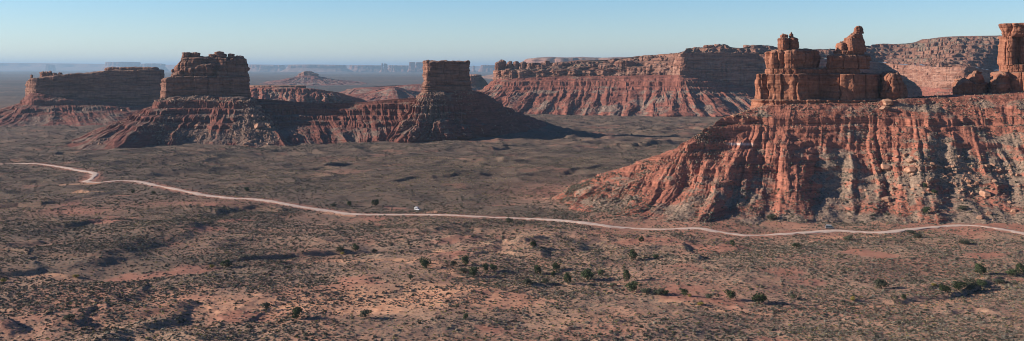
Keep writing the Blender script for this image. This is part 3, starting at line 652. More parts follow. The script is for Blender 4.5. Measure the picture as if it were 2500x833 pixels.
# low knob between castle and right tower
knob = empty('domed_outcrop', (WX(2370, 860), 860, 80), 'low dark sandstone outcrop with a rounded dome on top, left of the edge tower', 'outcrop')
block('knob_wall', knob, CB, UD([(2326, 868), (2332, 856), (2352, 850), (2392, 852), (2415, 862), (2412, 884), (2350, 888)]), WZ(236, 856),
      lambda x, y: WZ(204, 856) - 4 * sstep(WX(2345, 856), WX(2328, 856), x) + 3.5 * np.exp(-((x - WX(2356, 856)) / 4.5) ** 2) + 1.0 * n2(x / 3, y / 3), 0.45, 1.5, (8, 1.2, 0.5), 1.0, (4, 1.1), (0.2, 2), seed=71)
block('knob_dome', knob, CB, UD([(2360, 868), (2366, 858), (2385, 854), (2403, 860), (2408, 872), (2385, 880)]), WZ(212, 858), WZ(179, 858), 0.4, 6.0, (12, 0.6, 0.6), 0.9, (5, 1.0), (0.1, 4), seed=72)

# tower on the right edge
tower = empty('rock_tower', (WX(2500, 860), 860, 85), 'tall orange sandstone tower with overhanging flat cap, cut by the right edge', 'rock tower')
block('tower_foot', tower, CB, UD([(2416, 868), (2424, 854), (2446, 846), (2462, 852), (2500, 842), (2560, 842), (2640, 846), (2660, 880), (2560, 905), (2440, 896)]), WZ(240, 850),
      lambda x, y: WZ(176, 850) - 7.5 * sstep(WX(2452, 850), WX(2424, 850), x), 0.45, 2.4, (9, 2.0, 0.55), 1.6, (5, 1.2), (0.3, 3), seed=81, prof=[(0, 2.0), (0.5, 1.4), (1, 0.6)])
block('ledge_band', tower, CB, UD([(2440, 866), (2446, 856), (2480, 850), (2560, 848), (2620, 856), (2620, 890), (2460, 890)]), WZ(178, 852), WZ(158, 852), 0.4, 0.7, (4, 0.9, 0.4), 0.4, (2.5, 0.5), (0.3, 1.4), seed=82)
block('tower_shaft', tower, CB, UD([(2440, 868), (2445, 856), (2470, 851), (2479, 853), (2485, 860), (2492, 853), (2530, 849), (2600, 852), (2610, 886), (2460, 892)]), WZ(160, 853), WZ(88, 853), 0.4, 1.0, (12, 3.0, 0.6), 1.6, (6, 0.9), (0.08, 5), seed=84,
      prof=[(0, 0.8), (0.5, -0.2), (1, -1.0)])
block('tower_cap', tower, CB, UD([(2442, 868), (2446, 856), (2475, 851), (2540, 848), (2600, 852), (2612, 886), (2460, 892)]), WZ(90, 853), lambda x, y: WZ(57, 853) + 0 * x, 0.4, 1.1, (8, 1.6, 0.6), 1.2, (4, 0.8), (0.5, 2.2), seed=86,
      prof=[(0, -1.8), (0.3, -1.2), (0.62, 0.4), (0.8, 1.4), (1, 1.5)], topn=0.3)

# ------------------------------------------------------------ left butte
MB_, TM = M['butte'], M['talus_mid']
lb = empty('stepped_butte', (WX(500, 1520), 1520, 60), 'big stepped brown butte with boulders perched on its flat top, nearest butte at left', 'butte')
_L = [ # front row left to right then behind; (toe u, v, D, crest u, v, D)
 (150, 352, 0, 402, 242, 1550), (165, 366, 0, 400, 238, 1530), (230, 372, 0, 403, 236, 1512), (300, 368, 0, 425, 234, 1508), (370, 362, 0, 460, 234, 1507), (440, 358, 0, 500, 234, 1507), (510, 357, 0, 545, 235, 1507), (580, 358, 0, 585, 236, 1508),
 (650, 358, 0, 605, 238, 1512), (710, 356, 0, 612, 240, 1525), (760, 0, 1500, 613, 240, 1545), (760, 0, 1620, 608, 240, 1575), (700, 0, 1740, 590, 240, 1590), (550, 0, 1780, 520, 240, 1600), (400, 0, 1760, 440, 240, 1595), (280, 0, 1700, 410, 240, 1580)]
loft('talus_slope', lb, TM, [W(a[3], a[4], a[5]) for a in _L], [toe(a[0], a[1] or None, a[2] or None, -4) for a in _L], 1500, 170,
     [(0, 0), (0.10, 0.10), (0.22, 0.27), (0.36, 0.44), (0.55, 0.65), (0.75, 0.85), (1, 1)],
     ribs=[('cone', 17, 9, 0.22, 0.34, 0.9, 0.6), ('cone', 36, 20, 0.34, 0.56, 0.75, 0.78), (9.5, 3.0, 0.6, lambda t: sstep(0.05, 0.4, t) * (1 - 0.8 * sstep(0.7, 1, t))), (4, 1.8, 0.7, lambda t: sstep(0.05, 0.3, t) * (1 - 0.6 * sstep(0.7, 1, t)))],
     noise=(13, 1.3), ledges=[(59, 3, 1.8), (51, 8, 3.0), (41, 4.5, 2.2), (32, 4, 2.2), (22, 3, 2)], zone=lambda P: (lambda u, v: np.clip(1.0 * np.exp(-((u - 620) / 42) ** 2 - ((v - 305) / 60) ** 2) + 0.8 * np.exp(-((u - 480) / 60) ** 2 - ((v - 328) / 22) ** 2) + 0.7 * np.exp(-((u - 500) / 130) ** 2 - ((v - 240) / 9) ** 2), -0.6, 1))(1250 + P[..., 0] / P[..., 1] * F, HORIZ + (CAM - P[..., 2]) / P[..., 1] * F), closed=True, seed=9, wig=8, key='B')
block('base_cliff', lb, MB_, UD([(396, 1540), (394, 1515), (402, 1503), (418, 1506), (440, 1508), (520, 1516), (606, 1534), (610, 1570), (590, 1600), (430, 1600)]), WZ(240, 1510),
      lambda x, y: WZ(191, 1510) + 2.5 * sstep(WX(395, 1510), WX(440, 1510), x) + 1.2 * n2(x / 8, y / 8), 0.9, 2.5, (16, 1.6, 0.8), 1.2, (8, 1.4), (0.9, 3.2), seed=91, prof=[(0, 2.5), (0.25, 1.2), (1, 0)])
block('upper_cliff', lb, MB_, UD([(424, 1560), (426, 1535), (434, 1524), (470, 1522), (500, 1526), (520, 1531), (560, 1530), (603, 1545), (606, 1575), (570, 1595), (440, 1590)]), WZ(197, 1525),
      lambda x, y: WZ(141, 1525) + 1.2 * n2(x / 9, y / 9) - 9 * sstep(WX(440, 1525), WX(424, 1525), x) - 3.5 * np.exp(-((x - WX(556, 1525)) / 3.0) ** 2) - 3 * sstep(WX(590, 1525), WX(606, 1525), x), 0.8, 4.0, (17, 2.6, 0.9), 2.0, (10, 2.2), (1.5, 5.0), seed=93,
      prof=[(0, 2.0), (0.14, 2.2), (0.24, 0.6), (0.4, 0.9), (0.5, -0.6), (0.72, -1.2), (0.85, -2.4), (1, -5.0)], topn=1.5)
block('lower_terrace', lb, MB_, UD([(404, 1545), (408, 1520), (428, 1514), (456, 1522), (452, 1560), (420, 1580)]), WZ(204, 1515), lambda x, y: WZ(178, 1515) + (x - WX(430, 1515)) * 0.55 + 1.4 * n2(x / 4, y / 4), 0.8, 3, (9, 2, 0.8), 1.8, (6, 1.8), (0.6, 4), seed=95)
block('upper_terrace', lb, MB_, UD([(425, 1555), (427, 1528), (450, 1518), (500, 1520), (520, 1526), (518, 1545), (460, 1560)]), WZ(195, 1522), lambda x, y: WZ(171, 1522) + (x - WX(430, 1522)) * 0.2 + 1.5 * n2(x / 6, y / 6), 0.8, 4.5, (14, 1.2, 0.8), 1.4, (8, 2.2), (0.4, 5), seed=96)
def crag(parent, pts, vb, vt, D, seed, name='perched_rock', r=0.6, mat=None, rd=1.2, nz=1.0):
    block(name, parent, mat or MB_, UD(pts), WZ(vb, D), WZ(vt, D), r, rd, (5, 0.9, 0.6), 0.8, (3, nz), (0.6, 2), seed=seed, prof=[(0, -0.6), (0.3, 0.1), (0.7, -0.3), (1, 0.5)])
crag(lb, [(443, 1548), (445, 1536), (463, 1535), (466, 1546), (455, 1552)], 146, 128, 1536, 101)
crag(lb, [(466, 1550), (467, 1537), (486, 1536), (488, 1548), (478, 1554)], 146, 129, 1538, 102)
crag(lb, [(509, 1552), (511, 1540), (526, 1539), (529, 1550), (518, 1556)], 144, 133, 1540, 103)
crag(lb, [(523, 1554), (525, 1541), (545, 1540), (547, 1552), (533, 1558)], 144, 127, 1541, 104)
crag(lb, [(543, 1554), (544, 1544), (552, 1543), (553, 1552)], 144, 132, 1543, 105)
crag(lb, [(556, 1556), (557, 1544), (571, 1544), (573, 1554), (565, 1560)], 141, 132, 1544, 106, rd=2.0)
crag(lb, [(572, 1560), (575, 1546), (594, 1548), (597, 1562), (585, 1568)], 146, 137, 1547, 107, rd=2.5)
crag(lb, [(418, 1550), (419, 1540), (424, 1540), (425, 1549)], 178, 170, 1540, 108, r=0.5, nz=0.5)

# ------------------------------------------------------------ low connecting ridge
rg = empty('saddle_ridge', (WX(820, 1530), 1530, 20), 'low dark ridge with rounded red mudstone noses, joining the two middle buttes', 'ridge')
_C = [(600, 356, 0, 560, 244, 1560), (680, 354, 0, 640, 242, 1545), (750, 352, 0, 715, 248, 1538), (820, 350, 0, 790, 252, 1535), (890, 350, 0, 870, 251, 1532), (960, 348, 0, 940, 244, 1528), (1030, 346, 0, 1000, 240, 1524), (1100, 344, 0, 1060, 236, 1520), (1160, 342, 0, 1110, 238, 1520)]
_Cb = [(1160, 0, 1720, 1110, 238, 1530), (950, 0, 1700, 940, 249, 1538), (800, 0, 1700, 790, 259, 1545), (600, 0, 1720, 560, 244, 1570)]
loft('ridge_slope', rg, TM, [W(a[3], a[4], a[5]) for a in _C], [toe(a[0], a[1] or None, a[2] or None, -3) for a in _C], 1000, 190,
     [(0, 0), (0.03, 0.09), (0.10, 0.12), (0.15, 0.3), (0.27, 0.42), (0.42, 0.55), (0.6, 0.70), (0.8, 0.88), (1, 1)],
     ribs=[('cone', 30, 17, 0.42, 0.56, 0.85, 0.8), ('cone', 17, 9, 0.5, 0.66, 0.9, 0.9), (11, 6, 0.6, lambda t: sstep(0.1, 0.25, t) * (1 - sstep(0.4, 0.6, t))), (8, 3.0, 0.6, lambda t: (0.3 * sstep(0.0, 0.1, t) + 0.7 * sstep(0.3, 0.6, t)) * (1 - 0.7 * sstep(0.8, 1, t))), (4, 1.8, 0.7, lambda t: sstep(0.05, 0.3, t) * (1 - 0.5 * sstep(0.8, 1, t)))],
     noise=(10, 1.1), ledges=[(46, 5.5, 2.0), (38, 6.0, 2.4), (30, 4, 2), (22, 3, 1.8)], seed=12, wig=5, key='C')
loft('back_slope', rg, TM, [W(a[3], a[4], a[5]) for a in _C[::-1]], [toe(a[0], None, 1690, -3) for a in _C[::-1]], 300, 60, [(0, 0), (0.3, 0.4), (1, 1)], ribs=[(20, 9, 0.6, hump(0.3, 0.7, 0.7))], noise=(12, 1.5), seed=14)

# ------------------------------------------------------------ middle butte
mb = empty('square_butte', (WX(1090, 1510), 1510, 60), 'square block topped brown butte alone in the centre, casting a long shadow to the right', 'butte')
_D = [(930, 343, 0, 1036, 226, 1525), (950, 350, 0, 1036, 224, 1508), (1000, 350, 0, 1048, 222, 1499), (1060, 347, 0, 1075, 222, 1498), (1130, 344, 0, 1100, 222, 1499), (1200, 338, 0, 1125, 222, 1501), (1270, 328, 0, 1140, 221, 1506), (1330, 314, 0, 1150, 222, 1518),
      (1345, 300, 0, 1153, 222, 1530), (1290, 0, 1760, 1150, 222, 1550), (1180, 0, 1800, 1130, 222, 1560), (1080, 0, 1790, 1090, 222, 1562), (980, 0, 1750, 1050, 222, 1556), (930, 0, 1660, 1036, 224, 1543)]
loft('talus_slope', mb, TM, [W(a[3], a[4], a[5]) for a in _D], [toe(a[0], a[1] or None, a[2] or None, -4) for a in _D], 1250, 180,
     [(0, 0), (0.14, 0.09), (0.25, 0.24), (0.36, 0.40), (0.5, 0.56), (0.72, 0.78), (1, 1)],
     ribs=[('cone', 15, 7, 0.2, 0.34, 0.9, 0.6), ('cone', 30, 19, 0.40, 0.58, 0.9, 0.85), (8, 5, 0.6, lambda t: sstep(0.08, 0.4, t) * (1 - 0.75 * sstep(0.7, 1, t))), (3.8, 1.6, 0.7, lambda t: sstep(0.02, 0.3, t) * (1 - 0.6 * sstep(0.7, 1, t)))],
     noise=(11, 1.2), ledges=[(64, 3, 1.8), (54, 4, 2.0), (45, 7, 2.8), (35, 4, 2), (25, 3, 2)], zone=lambda P: (lambda u, v: np.clip(1.0 * np.exp(-((u - 1050) / 45) ** 2 - ((v - 262) / 45) ** 2) + 0.6 * np.exp(-((u - 1100) / 60) ** 2 - ((v - 235) / 14) ** 2), -0.6, 1))(1250 + P[..., 0] / P[..., 1] * F, HORIZ + (CAM - P[..., 2]) / P[..., 1] * F), closed=True, seed=17, wig=6, key='D')
block('plinth', mb, MB_, UD([(1034, 1540), (1032, 1508), (1040, 1494), (1085, 1500), (1146, 1513), (1152, 1545), (1120, 1558), (1050, 1555)]), WZ(232, 1500), WZ(209, 1500), 0.8, 1.0, (9, 0.8, 0.6), 0.6, (6, 1.0), (1.1, 1.8), seed=111, prof=[(0, 2), (1, -0.6)])
block('main_cliff', mb, MB_, UD([(1036, 1538), (1034, 1508), (1039, 1497), (1048, 1495), (1090, 1503), (1142, 1513), (1148, 1540), (1120, 1555), (1050, 1552)]), WZ(213, 1500),
      lambda x, y: WZ(150, 1500) + 1.3 * n2(x / 5, y / 5) + 1.3 * sstep(WX(1136, 1500), WX(1142, 1500), x) + 0.8 * sstep(WX(1046, 1500), WX(1036, 1500), x), 0.65, 1.0, (17, 1.8, 0.8), 1.6, (8, 1.6), (0.5, 4), seed=114, topn=1.2,
      prof=[(0, 0.6), (0.28, 0.6), (0.52, 0.4), (0.56, -0.4), (0.9, -0.6), (0.95, 0.2), (1, 0.4)])
crag(mb, [(1140, 1530), (1141, 1520), (1146, 1520), (1147, 1528)], 200, 167, 1521, 118, name='side_pillar', rd=1.0, nz=0.6)

# ------------------------------------------------------------ far left mesa
lm = empty('long_mesa', (WX(230, 2120), 2120, 30), 'long flat topped mesa with a dark shaded cliff at the far left', 'mesa')
_A = [(-60, 296, 0, 72, 226, 2130), (-50, 308, 0, 74, 222, 2095), (20, 310, 0, 80, 222, 2070), (100, 308, 0, 110, 228, 2062), (180, 308, 0, 160, 236, 2070), (260, 308, 0, 230, 243, 2082), (340, 306, 0, 300, 248, 2095), (430, 303, 0, 360, 250, 2110), (520, 296, 0, 395, 248, 2130), (540, 0, 2250, 398, 240, 2170),
      (450, 0, 2420, 370, 240, 2230), (300, 0, 2500, 250, 236, 2250), (100, 0, 2480, 120, 230, 2230), (-30, 0, 2350, 78, 228, 2180)]
loft('talus_slope', lm, M['talus_mid'], [W(a[3], a[4], a[5]) for a in _A], [toe(a[0], a[1] or None, a[2] or None, -4) for a in _A], 1100, 110,
     [(0, 0), (0.08, 0.16), (0.2, 0.42), (0.38, 0.62), (0.65, 0.84), (1, 1)],
     ribs=[('cone', 44, 28, 0.25, 0.5, 0.85, 0.85), ('cone', 22, 11, 0.2, 0.6, 0.85, 0.85), (13, 3.5, 0.6, lambda t: sstep(0.05, 0.4, t) * (1 - 0.7 * sstep(0.7, 1, t))), (6, 2.2, 0.7, lambda t: sstep(0.05, 0.3, t))],
     noise=(16, 1.8), ledges=[(35, 7, 3), (22, 3.5, 2.4)], closed=True, seed=23, wig=9, key='A')
block('mesa_cliff', lm, MB_, UD([(64, 2120), (65, 2080), (74, 2062), (92, 2058), (150, 2068), (250, 2085), (340, 2100), (398, 2112), (402, 2150), (380, 2215), (250, 2235), (110, 2215)]), WZ(282, 2080),
      lambda x, y: np.interp(x, [WX(64, 2080), WX(80, 2080), WX(150, 2080), WX(260, 2080), WX(360, 2080), WX(378, 2080), WX(384, 2080), WX(402, 2080)], [WZ(198, 2080), WZ(191, 2080), WZ(184, 2080), WZ(173, 2080), WZ(170, 2080), WZ(171, 2080), WZ(188, 2080), WZ(198, 2080)]) + 1.6 * n2(x / 14, y / 14), 1.2, 2.6, (26, 1.2, 1.2), 1.4, (14, 2.2), (1.0, 5), seed=121,
      prof=[(0, 12), (0.3, 5), (0.5, 1.5), (0.75, 0.3), (1, -1.5)], topn=1.5)
block('cap_ledge', lm, MB_, UD([(255, 2130), (262, 2108), (330, 2108), (383, 2118), (386, 2150), (370, 2190), (290, 2190)]), WZ(176, 2110), lambda x, y: WZ(165, 2110) + 0.9 * n2(x / 9, y / 9), 1.2, 2.0, (14, 1.5, 1), 1.5, (8, 1.6), (0.7, 2), seed=122)
for a, b, t, sd_ in ((74, 80, 184, 1), (98, 122, 176, 2), (119, 127, 174, 3), (128, 140, 179, 4), (142, 152, 178, 5)  ):
    crag(lm, [(a, 2100), (a + 1, 2088), (b - 1, 2088), (b, 2100), ((a + b) / 2, 2106)], 193, t, 2090, 124 + sd_, rd=2.2, nz=1.3)

# ------------------------------------------------------------ the great mesa wall across the right
gm = empty('mesa_wall', (WX(1650, 2500), 2500, 60), 'great red mesa wall with ribbed lower slopes stretching behind the castle to the right', 'mesa')
_H = [ # toe(u, D), base(u, v, D), rim(u, v, D), sky(u, v, D)
 ((1160, 2950), (1245, 192, 2720), (1246, 170, 2715), (1262, 160, 2690)),
 ((1060, 2600), (1212, 195, 2560), (1212, 172, 2556), (1236, 158, 2580)),
 ((1085, 2350), (1216, 195, 2500), (1218, 172, 2504), (1250, 157, 2560)),
 ((1180, 2290), (1250, 192, 2478), (1250, 172, 2486), (1275, 156, 2590)),
 ((1270, 2280), (1320, 190, 2470), (1322, 173, 2480), (1340, 155, 2610)),
 ((1370, 2260), (1400, 188, 2458), (1401, 172, 2470), (1415, 150, 2640)),
 ((1460, 2235), (1480, 187, 2440), (1482, 170, 2455), (1492, 146, 2650)),
 ((1550, 2205), (1560, 186, 2415), (1560, 165, 2440), (1570, 137, 2650)),
 ((1625, 2175), (1635, 185, 2390), (1640, 150, 2410), (1642, 131, 2500)),
 ((1690, 2160), (1660, 185, 2365), (1664, 129, 2374), (1680, 122, 2470)),
 ((1760, 2165), (1690, 186, 2372), (1693, 128, 2380), (1718, 116, 2510)),
 ((1840, 2180), (1740, 194, 2385), (1742, 128, 2393), (1765, 111, 2560)),
 ((1880, 2195), (1780, 203, 2396), (1781, 129, 2404), (1805, 116, 2600)),
 ((1930, 2220), (1840, 210, 2412), (1841, 131, 2420), (1858, 112, 2700)),
 ((1990, 2240), (1915, 205, 2400), (1916, 138, 2425), (1930, 119, 2850)),
 ((2060, 2280), (2030, 203, 2440), (2030, 145, 2490), (2040, 119, 3000)),
 ((2150, 2570), (2130, 202, 2800), (2130, 150, 2840), (2140, 110, 3250)),
 ((2215, 2400), (2200, 208, 2700), (2205, 158, 2720), (2220, 104, 3350)),
 ((2250, 2180), (2250, 214, 2500), (2255, 160, 2510), (2290, 92, 3400)),
 ((2270, 2020), (2282, 216, 2270), (2285, 164, 2280), (2330, 89, 3300)),
 ((2330, 1970), (2340, 214, 2190), (2340, 160, 2205), (2380, 88, 3250)),
 ((2420, 1990), (2386, 214, 2200), (2386, 166, 2210), (2440, 87, 3200)),
 ((2500, 2060), (2420, 216, 2320), (2425, 172, 2330), (2500, 86, 3200)),
 ((2600, 2080), (2520, 214, 2330), (2530, 172, 2345), (2600, 85, 3200)),
 ((2800, 2080), (2720, 214, 2330), (2730, 172, 2345), (2800, 84, 3200))]
hB = [W(*a[1]) for a in _H]; hR = [W(*a[2]) for a in _H]; hS = [W(*a[3]) for a in _H]; hT = [toe(a[0][0], None, a[0][1], -4) for a in _H]
_hB = [(x, y, z + 1.5) for x, y, z in hB]
loft('ribbed_slope', gm, M['talus_far'], _hB, hT, 1900, 170,
     [(0, 0), (0.04, 0.07), (0.12, 0.17), (0.16, 0.27), (0.28, 0.42), (0.45, 0.6), (0.7, 0.82), (1, 1)],
     ribs=[('cone', 22, 12, 0.14, 0.28, 0.85, 0.6), ('cone', 48, 30, 0.26, 0.56, 0.85, 0.86), ('cone', 20, 11, 0.5, 0.7, 0.9, 0.9), (13, 3.5, 0.6, lambda t: sstep(0.03, 0.3, t) * (1 - 0.7 * sstep(0.8, 1, t))), (6, 1.6, 0.65, lambda t: sstep(0.02, 0.2, t) * (1 - 0.6 * sstep(0.8, 1, t)))],
     noise=(16, 1.7), ledges=[(76, 3, 2.5), (67, 7, 3.4), (55, 4, 2.5), (42, 3, 2.4)], seed=31, wig=9, key='H')
_hRb = [(x, y + 2, z) for x, y, z in hR]
loft('cliff_wall', gm, M['wall'], hR, [(x, y, z - 2) for x, y, z in hB], 1500, 70, [(0, 0), (0.25, 0.02), (0.35, 0.3), (0.45, 0.32), (0.55, 0.6), (0.8, 0.66), (0.85, 0.95), (1, 1)],
     ribs=[(38, 7, 0.5, lambda t: 1 + 0 * t), (12, 2.6, 0.5, lambda t: 1 + 0 * t), (5, 1.0, 0.5, lambda t: 1 + 0 * t)], noise=(12, 2.4), seed=33, wig=2.5, key='Hc', zs=2.0)
loft('plateau_top', gm, M['talus_plain'], hS, [(x, y, z + 0.5) for x, y, z in hR], 1300, 150, [(0, 0), (0.3, 0.24), (0.6, 0.55), (0.85, 0.85), (0.93, 0.97), (1, 1)],
     ribs=[(60, 16, 0.6, lambda t: sstep(0, 0.3, t) * (1 - sstep(0.9, 1, t))), (22, 8, 0.6, lambda t: sstep(0, 0.2, t) * (1 - sstep(0.92, 1, t)))], noise=(22, 5.0),
     ledges=[(112, 6, 2.2), (118, 7, 2.6), (126, 8, 3), (136, 10, 3.4), (147, 11, 3.6), (160, 12, 4), (175, 12, 5), (190, 10, 5)], seed=35, wig=14, key='Ht', zs=2.2)
loft('plateau_back', gm, M['talus_plain'], [(x * 1.6, y * 1.6, z - 12) for x, y, z in hS], hS, 500, 50, [(0, 0), (1, 1)], noise=(90, 9), seed=36)
# outcrops and blocks standing on the rim
for k, (a, b, vb, vt, D, rd) in enumerate([(1208, 1226, 172, 152, 2515, 4), (1218, 1236, 158, 147, 2530, 4), (1240, 1252, 166, 150, 2520, 3), (1254, 1268, 166, 151, 2520, 3), (1268, 1284, 168, 152, 2515, 3), (1284, 1306, 172, 156, 2508, 3), (1308, 1332, 172, 160, 2500, 3),
        (1330, 1344, 160, 149, 2600, 3), (1438, 1456, 172, 157, 2520, 4), (1500, 1552, 168, 149, 2490, 6), (1460, 1500, 172, 158, 2490, 5), (1745, 1762, 114, 108, 2620, 1), (1815, 1862, 122, 111, 2760, 2), (1690, 1716, 122, 116, 2520, 3), (1716, 1746, 117, 111, 2560, 3), (1350, 1390, 162, 153, 2560, 4), (1560, 1620, 146, 137, 2560, 4),
        (2285, 2340, 166, 152, 2270, 6), (2300, 2325, 154, 146, 2290, 4), (2340, 2380, 168, 156, 2240, 4)]):
    w = (b - a) / F * D; dd = min(max(w * 0.6, 9), 28)
    block('rim_outcrop', gm, M['wall'], UD([(a, D + dd * 0.6), (a + (b - a) * 0.06, D), (a + (b - a) * 0.5, D - dd * 0.25), (b - (b - a) * 0.05, D), (b, D + dd * 0.7), ((a + b) / 2, D + dd)]), WZ(vb + 5, D), (lambda x, y, vt=vt, D=D: WZ(vt, D) + 1.5 * n2(x / 7, y / 7)), 1.1, min(rd, 5), (9, 1.6, 1.0), 1.8, (8, 2.0), (0.6, 3), seed=140 + k, key='rim%d' % k)

# ------------------------------------------------------------ mid distance rocks
def small_mesa(name, label, cat, ctl, mt, mc, ns, nt, ribs, noise, seed, cliff=None, prof=None, ledges=(), cseed=1):
    """ctl rows: toe (u, v or None, D), crest (u, v, D), closed loop"""
    e = empty(name, (WX(ctl[0][3], ctl[0][5]), ctl[0][5], 10), label, cat)
    loft('talus_slope', e, mt, [W(a[3], a[4], a[5]) for a in ctl], [toe(a[0], a[1] or None, a[2] or None, -4) for a in ctl], ns, nt, prof or [(0, 0), (0.1, 0.12), (0.3, 0.42), (0.6, 0.72), (1, 1)], ribs=ribs, noise=noise, closed=True, seed=seed, ledges=ledges, wig=8, key=name)
    if cliff:
        pts, z0, zt, res, rnd, cr, bl, nz, bd = cliff
        block('cliff', e, mc, pts, z0, zt, res, rnd, cr, bl, nz, bd, seed=cseed, key=name + 'c')
    return e
TF = M['talus_far']
small_mesa('low_mesa', 'low dark rimmed red mesa with ribbed sides behind the connecting ridge', 'mesa',
  [(560, 272, 0, 600, 213, 2600), (640, 274, 0, 650, 213, 2560), (720, 274, 0, 720, 214, 2550), (790, 272, 0, 780, 220, 2550), (860, 268, 0, 830, 228, 2560), (930, 262, 0, 868, 238, 2600), (940, 0, 2850, 860, 236, 2680), (800, 0, 3000, 790, 220, 2740), (600, 0, 3000, 620, 213, 2740)],
  TF, M['wall'], 900, 100, [(30, 20, 0.6, hump(0.3, 0.75, 0.7)), (12, 7, 0.6, hump(0.2, 0.8, 0.7))], (14, 2.5), 41,
  (UD([(598, 2630), (600, 2580), (650, 2555), (745, 2560), (748, 2600), (735, 2640), (640, 2660)]), WZ(218, 2560), WZ(209.5, 2560), 1.5, 1.2, (14, 1.5, 1), 1, (9, 1.6), (0.7, 2.5)), ledges=[(48, 5, 3)])
small_mesa('pyramid_hill', 'pale pink fluted pyramid shaped hill left of the square butte, in haze', 'hill',
  [(830, 258, 0, 920, 222, 3300), (900, 260, 0, 940, 216, 3270), (960, 260, 0, 957, 211, 3260), (1010, 256, 0, 975, 214, 3270), (1080, 250, 0, 1000, 221, 3300), (1100, 0, 3700, 985, 218, 3400), (960, 0, 3800, 950, 214, 3420), (820, 0, 3700, 920, 220, 3400)],
  TF, M['wall'], 700, 80, [('cone', 70, 50, 0.05, 0.25, 0.9, 0.85), (20, 9, 0.6, hump(0.2, 0.8, 0.7))], (20, 3), 43)
small_mesa('long_low_ridge', 'long low pinkish ridge in front of the blue plain, left of the square butte', 'ridge',
  [(840, 246, 0, 880, 214, 3900), (940, 246, 0, 950, 211, 3880), (1010, 244, 0, 1010, 206, 3880), (1070, 244, 0, 1060, 205, 3880), (1200, 240, 0, 1130, 207, 3900), (1250, 0, 4500, 1130, 207, 4050), (1000, 0, 4500, 1000, 207, 4050), (820, 0, 4400, 880, 214, 4000)],
  TF, M['wall'], 700, 60, [(50, 24, 0.6, hump(0.2, 0.8, 0.6)), (20, 9, 0.6, hump(0.2, 0.8, 0.7))], (24, 3.5), 45)
small_mesa('small_red_mesa', 'small flat red mesa peeking out right behind the square butte', 'mesa',
  [(1110, 226, 0, 1146, 190, 4000), (1150, 228, 0, 1152, 186, 3960), (1185, 226, 0, 1166, 186, 3960), (1215, 220, 0, 1178, 189, 3980), (1200, 0, 4500, 1170, 188, 4080), (1120, 0, 4500, 1150, 188, 4080)],
  TF, M['wall'], 500, 60, [(34, 16, 0.6, hump(0.2, 0.8, 0.6)), (14, 6, 0.6, hump(0.2, 0.8, 0.7))], (16, 3), 47,
  (UD([(1143, 4020), (1146, 3985), (1160, 3968), (1172, 3975), (1176, 4000), (1165, 4060), (1150, 4060)]), WZ(190, 3970), WZ(182.5, 3970), 2.2, 2, (18, 2, 1.5), 1.5, (12, 2), (1, 4)))
small_mesa('cone_butte', 'lone cone shaped butte with a flat top, standing on the blue hazy plain', 'butte',
  [(640, 207, 0, 728, 186, 6900), (700, 209, 0, 740, 185, 6850), (760, 209, 0, 760, 185, 6840), (830, 208, 0, 776, 186, 6860), (900, 205, 0, 785, 188, 6950), (860, 0, 8200, 772, 187, 7150), (740, 0, 8300, 745, 187, 7150), (650, 0, 8000, 730, 187, 7050)],
  M['talus_dist'], M['far'], 700, 70, [('cone', 110, 70, 0.05, 0.3, 0.9, 0.8), (34, 20, 0.6, hump(0.2, 0.8, 0.7))], (40, 8), 49,
  (UD([(727, 7000), (731, 6900), (745, 6860), (766, 6870), (776, 6930), (774, 7080), (740, 7120)]), WZ(189, 6880), lambda x, y: WZ(180.5, 6880) + 16 * np.exp(-((x - WX(744, 6880)) / 30) ** 2) + 3 * n2(x / 20, y / 20), 4, 4, (40, 6, 3), 5, (25, 6), (2, 12)),
  prof=[(0, 0), (0.05, 0.12), (0.18, 0.42), (0.4, 0.68), (0.7, 0.88), (1, 1)])

# far flat plateau on the skyline behind the great wall
fp = empty('far_plateau', (WX(1450, 9500), 9500, 60), 'pale banded flat plateau on the skyline above the great mesa wall', 'plateau')
block('cliff_band', fp, M['far'], UD([(1285, 9900), (1290, 9200), (1340, 9000), (1480, 9000), (1620, 9000), (1660, 9600), (1600, 10400), (1340, 10400)]), -10, lambda x, y: WZ(141, 9000) + 6 * n2(x / 200, y / 200), 14, 14, (260, 40, 30), 40, (160, 40), (6, 40), seed=151,
      prof=[(0, 520), (0.35, 240), (0.6, 120), (0.72, 100), (0.74, 40), (0.9, 20), (1, -10)], topn=4)

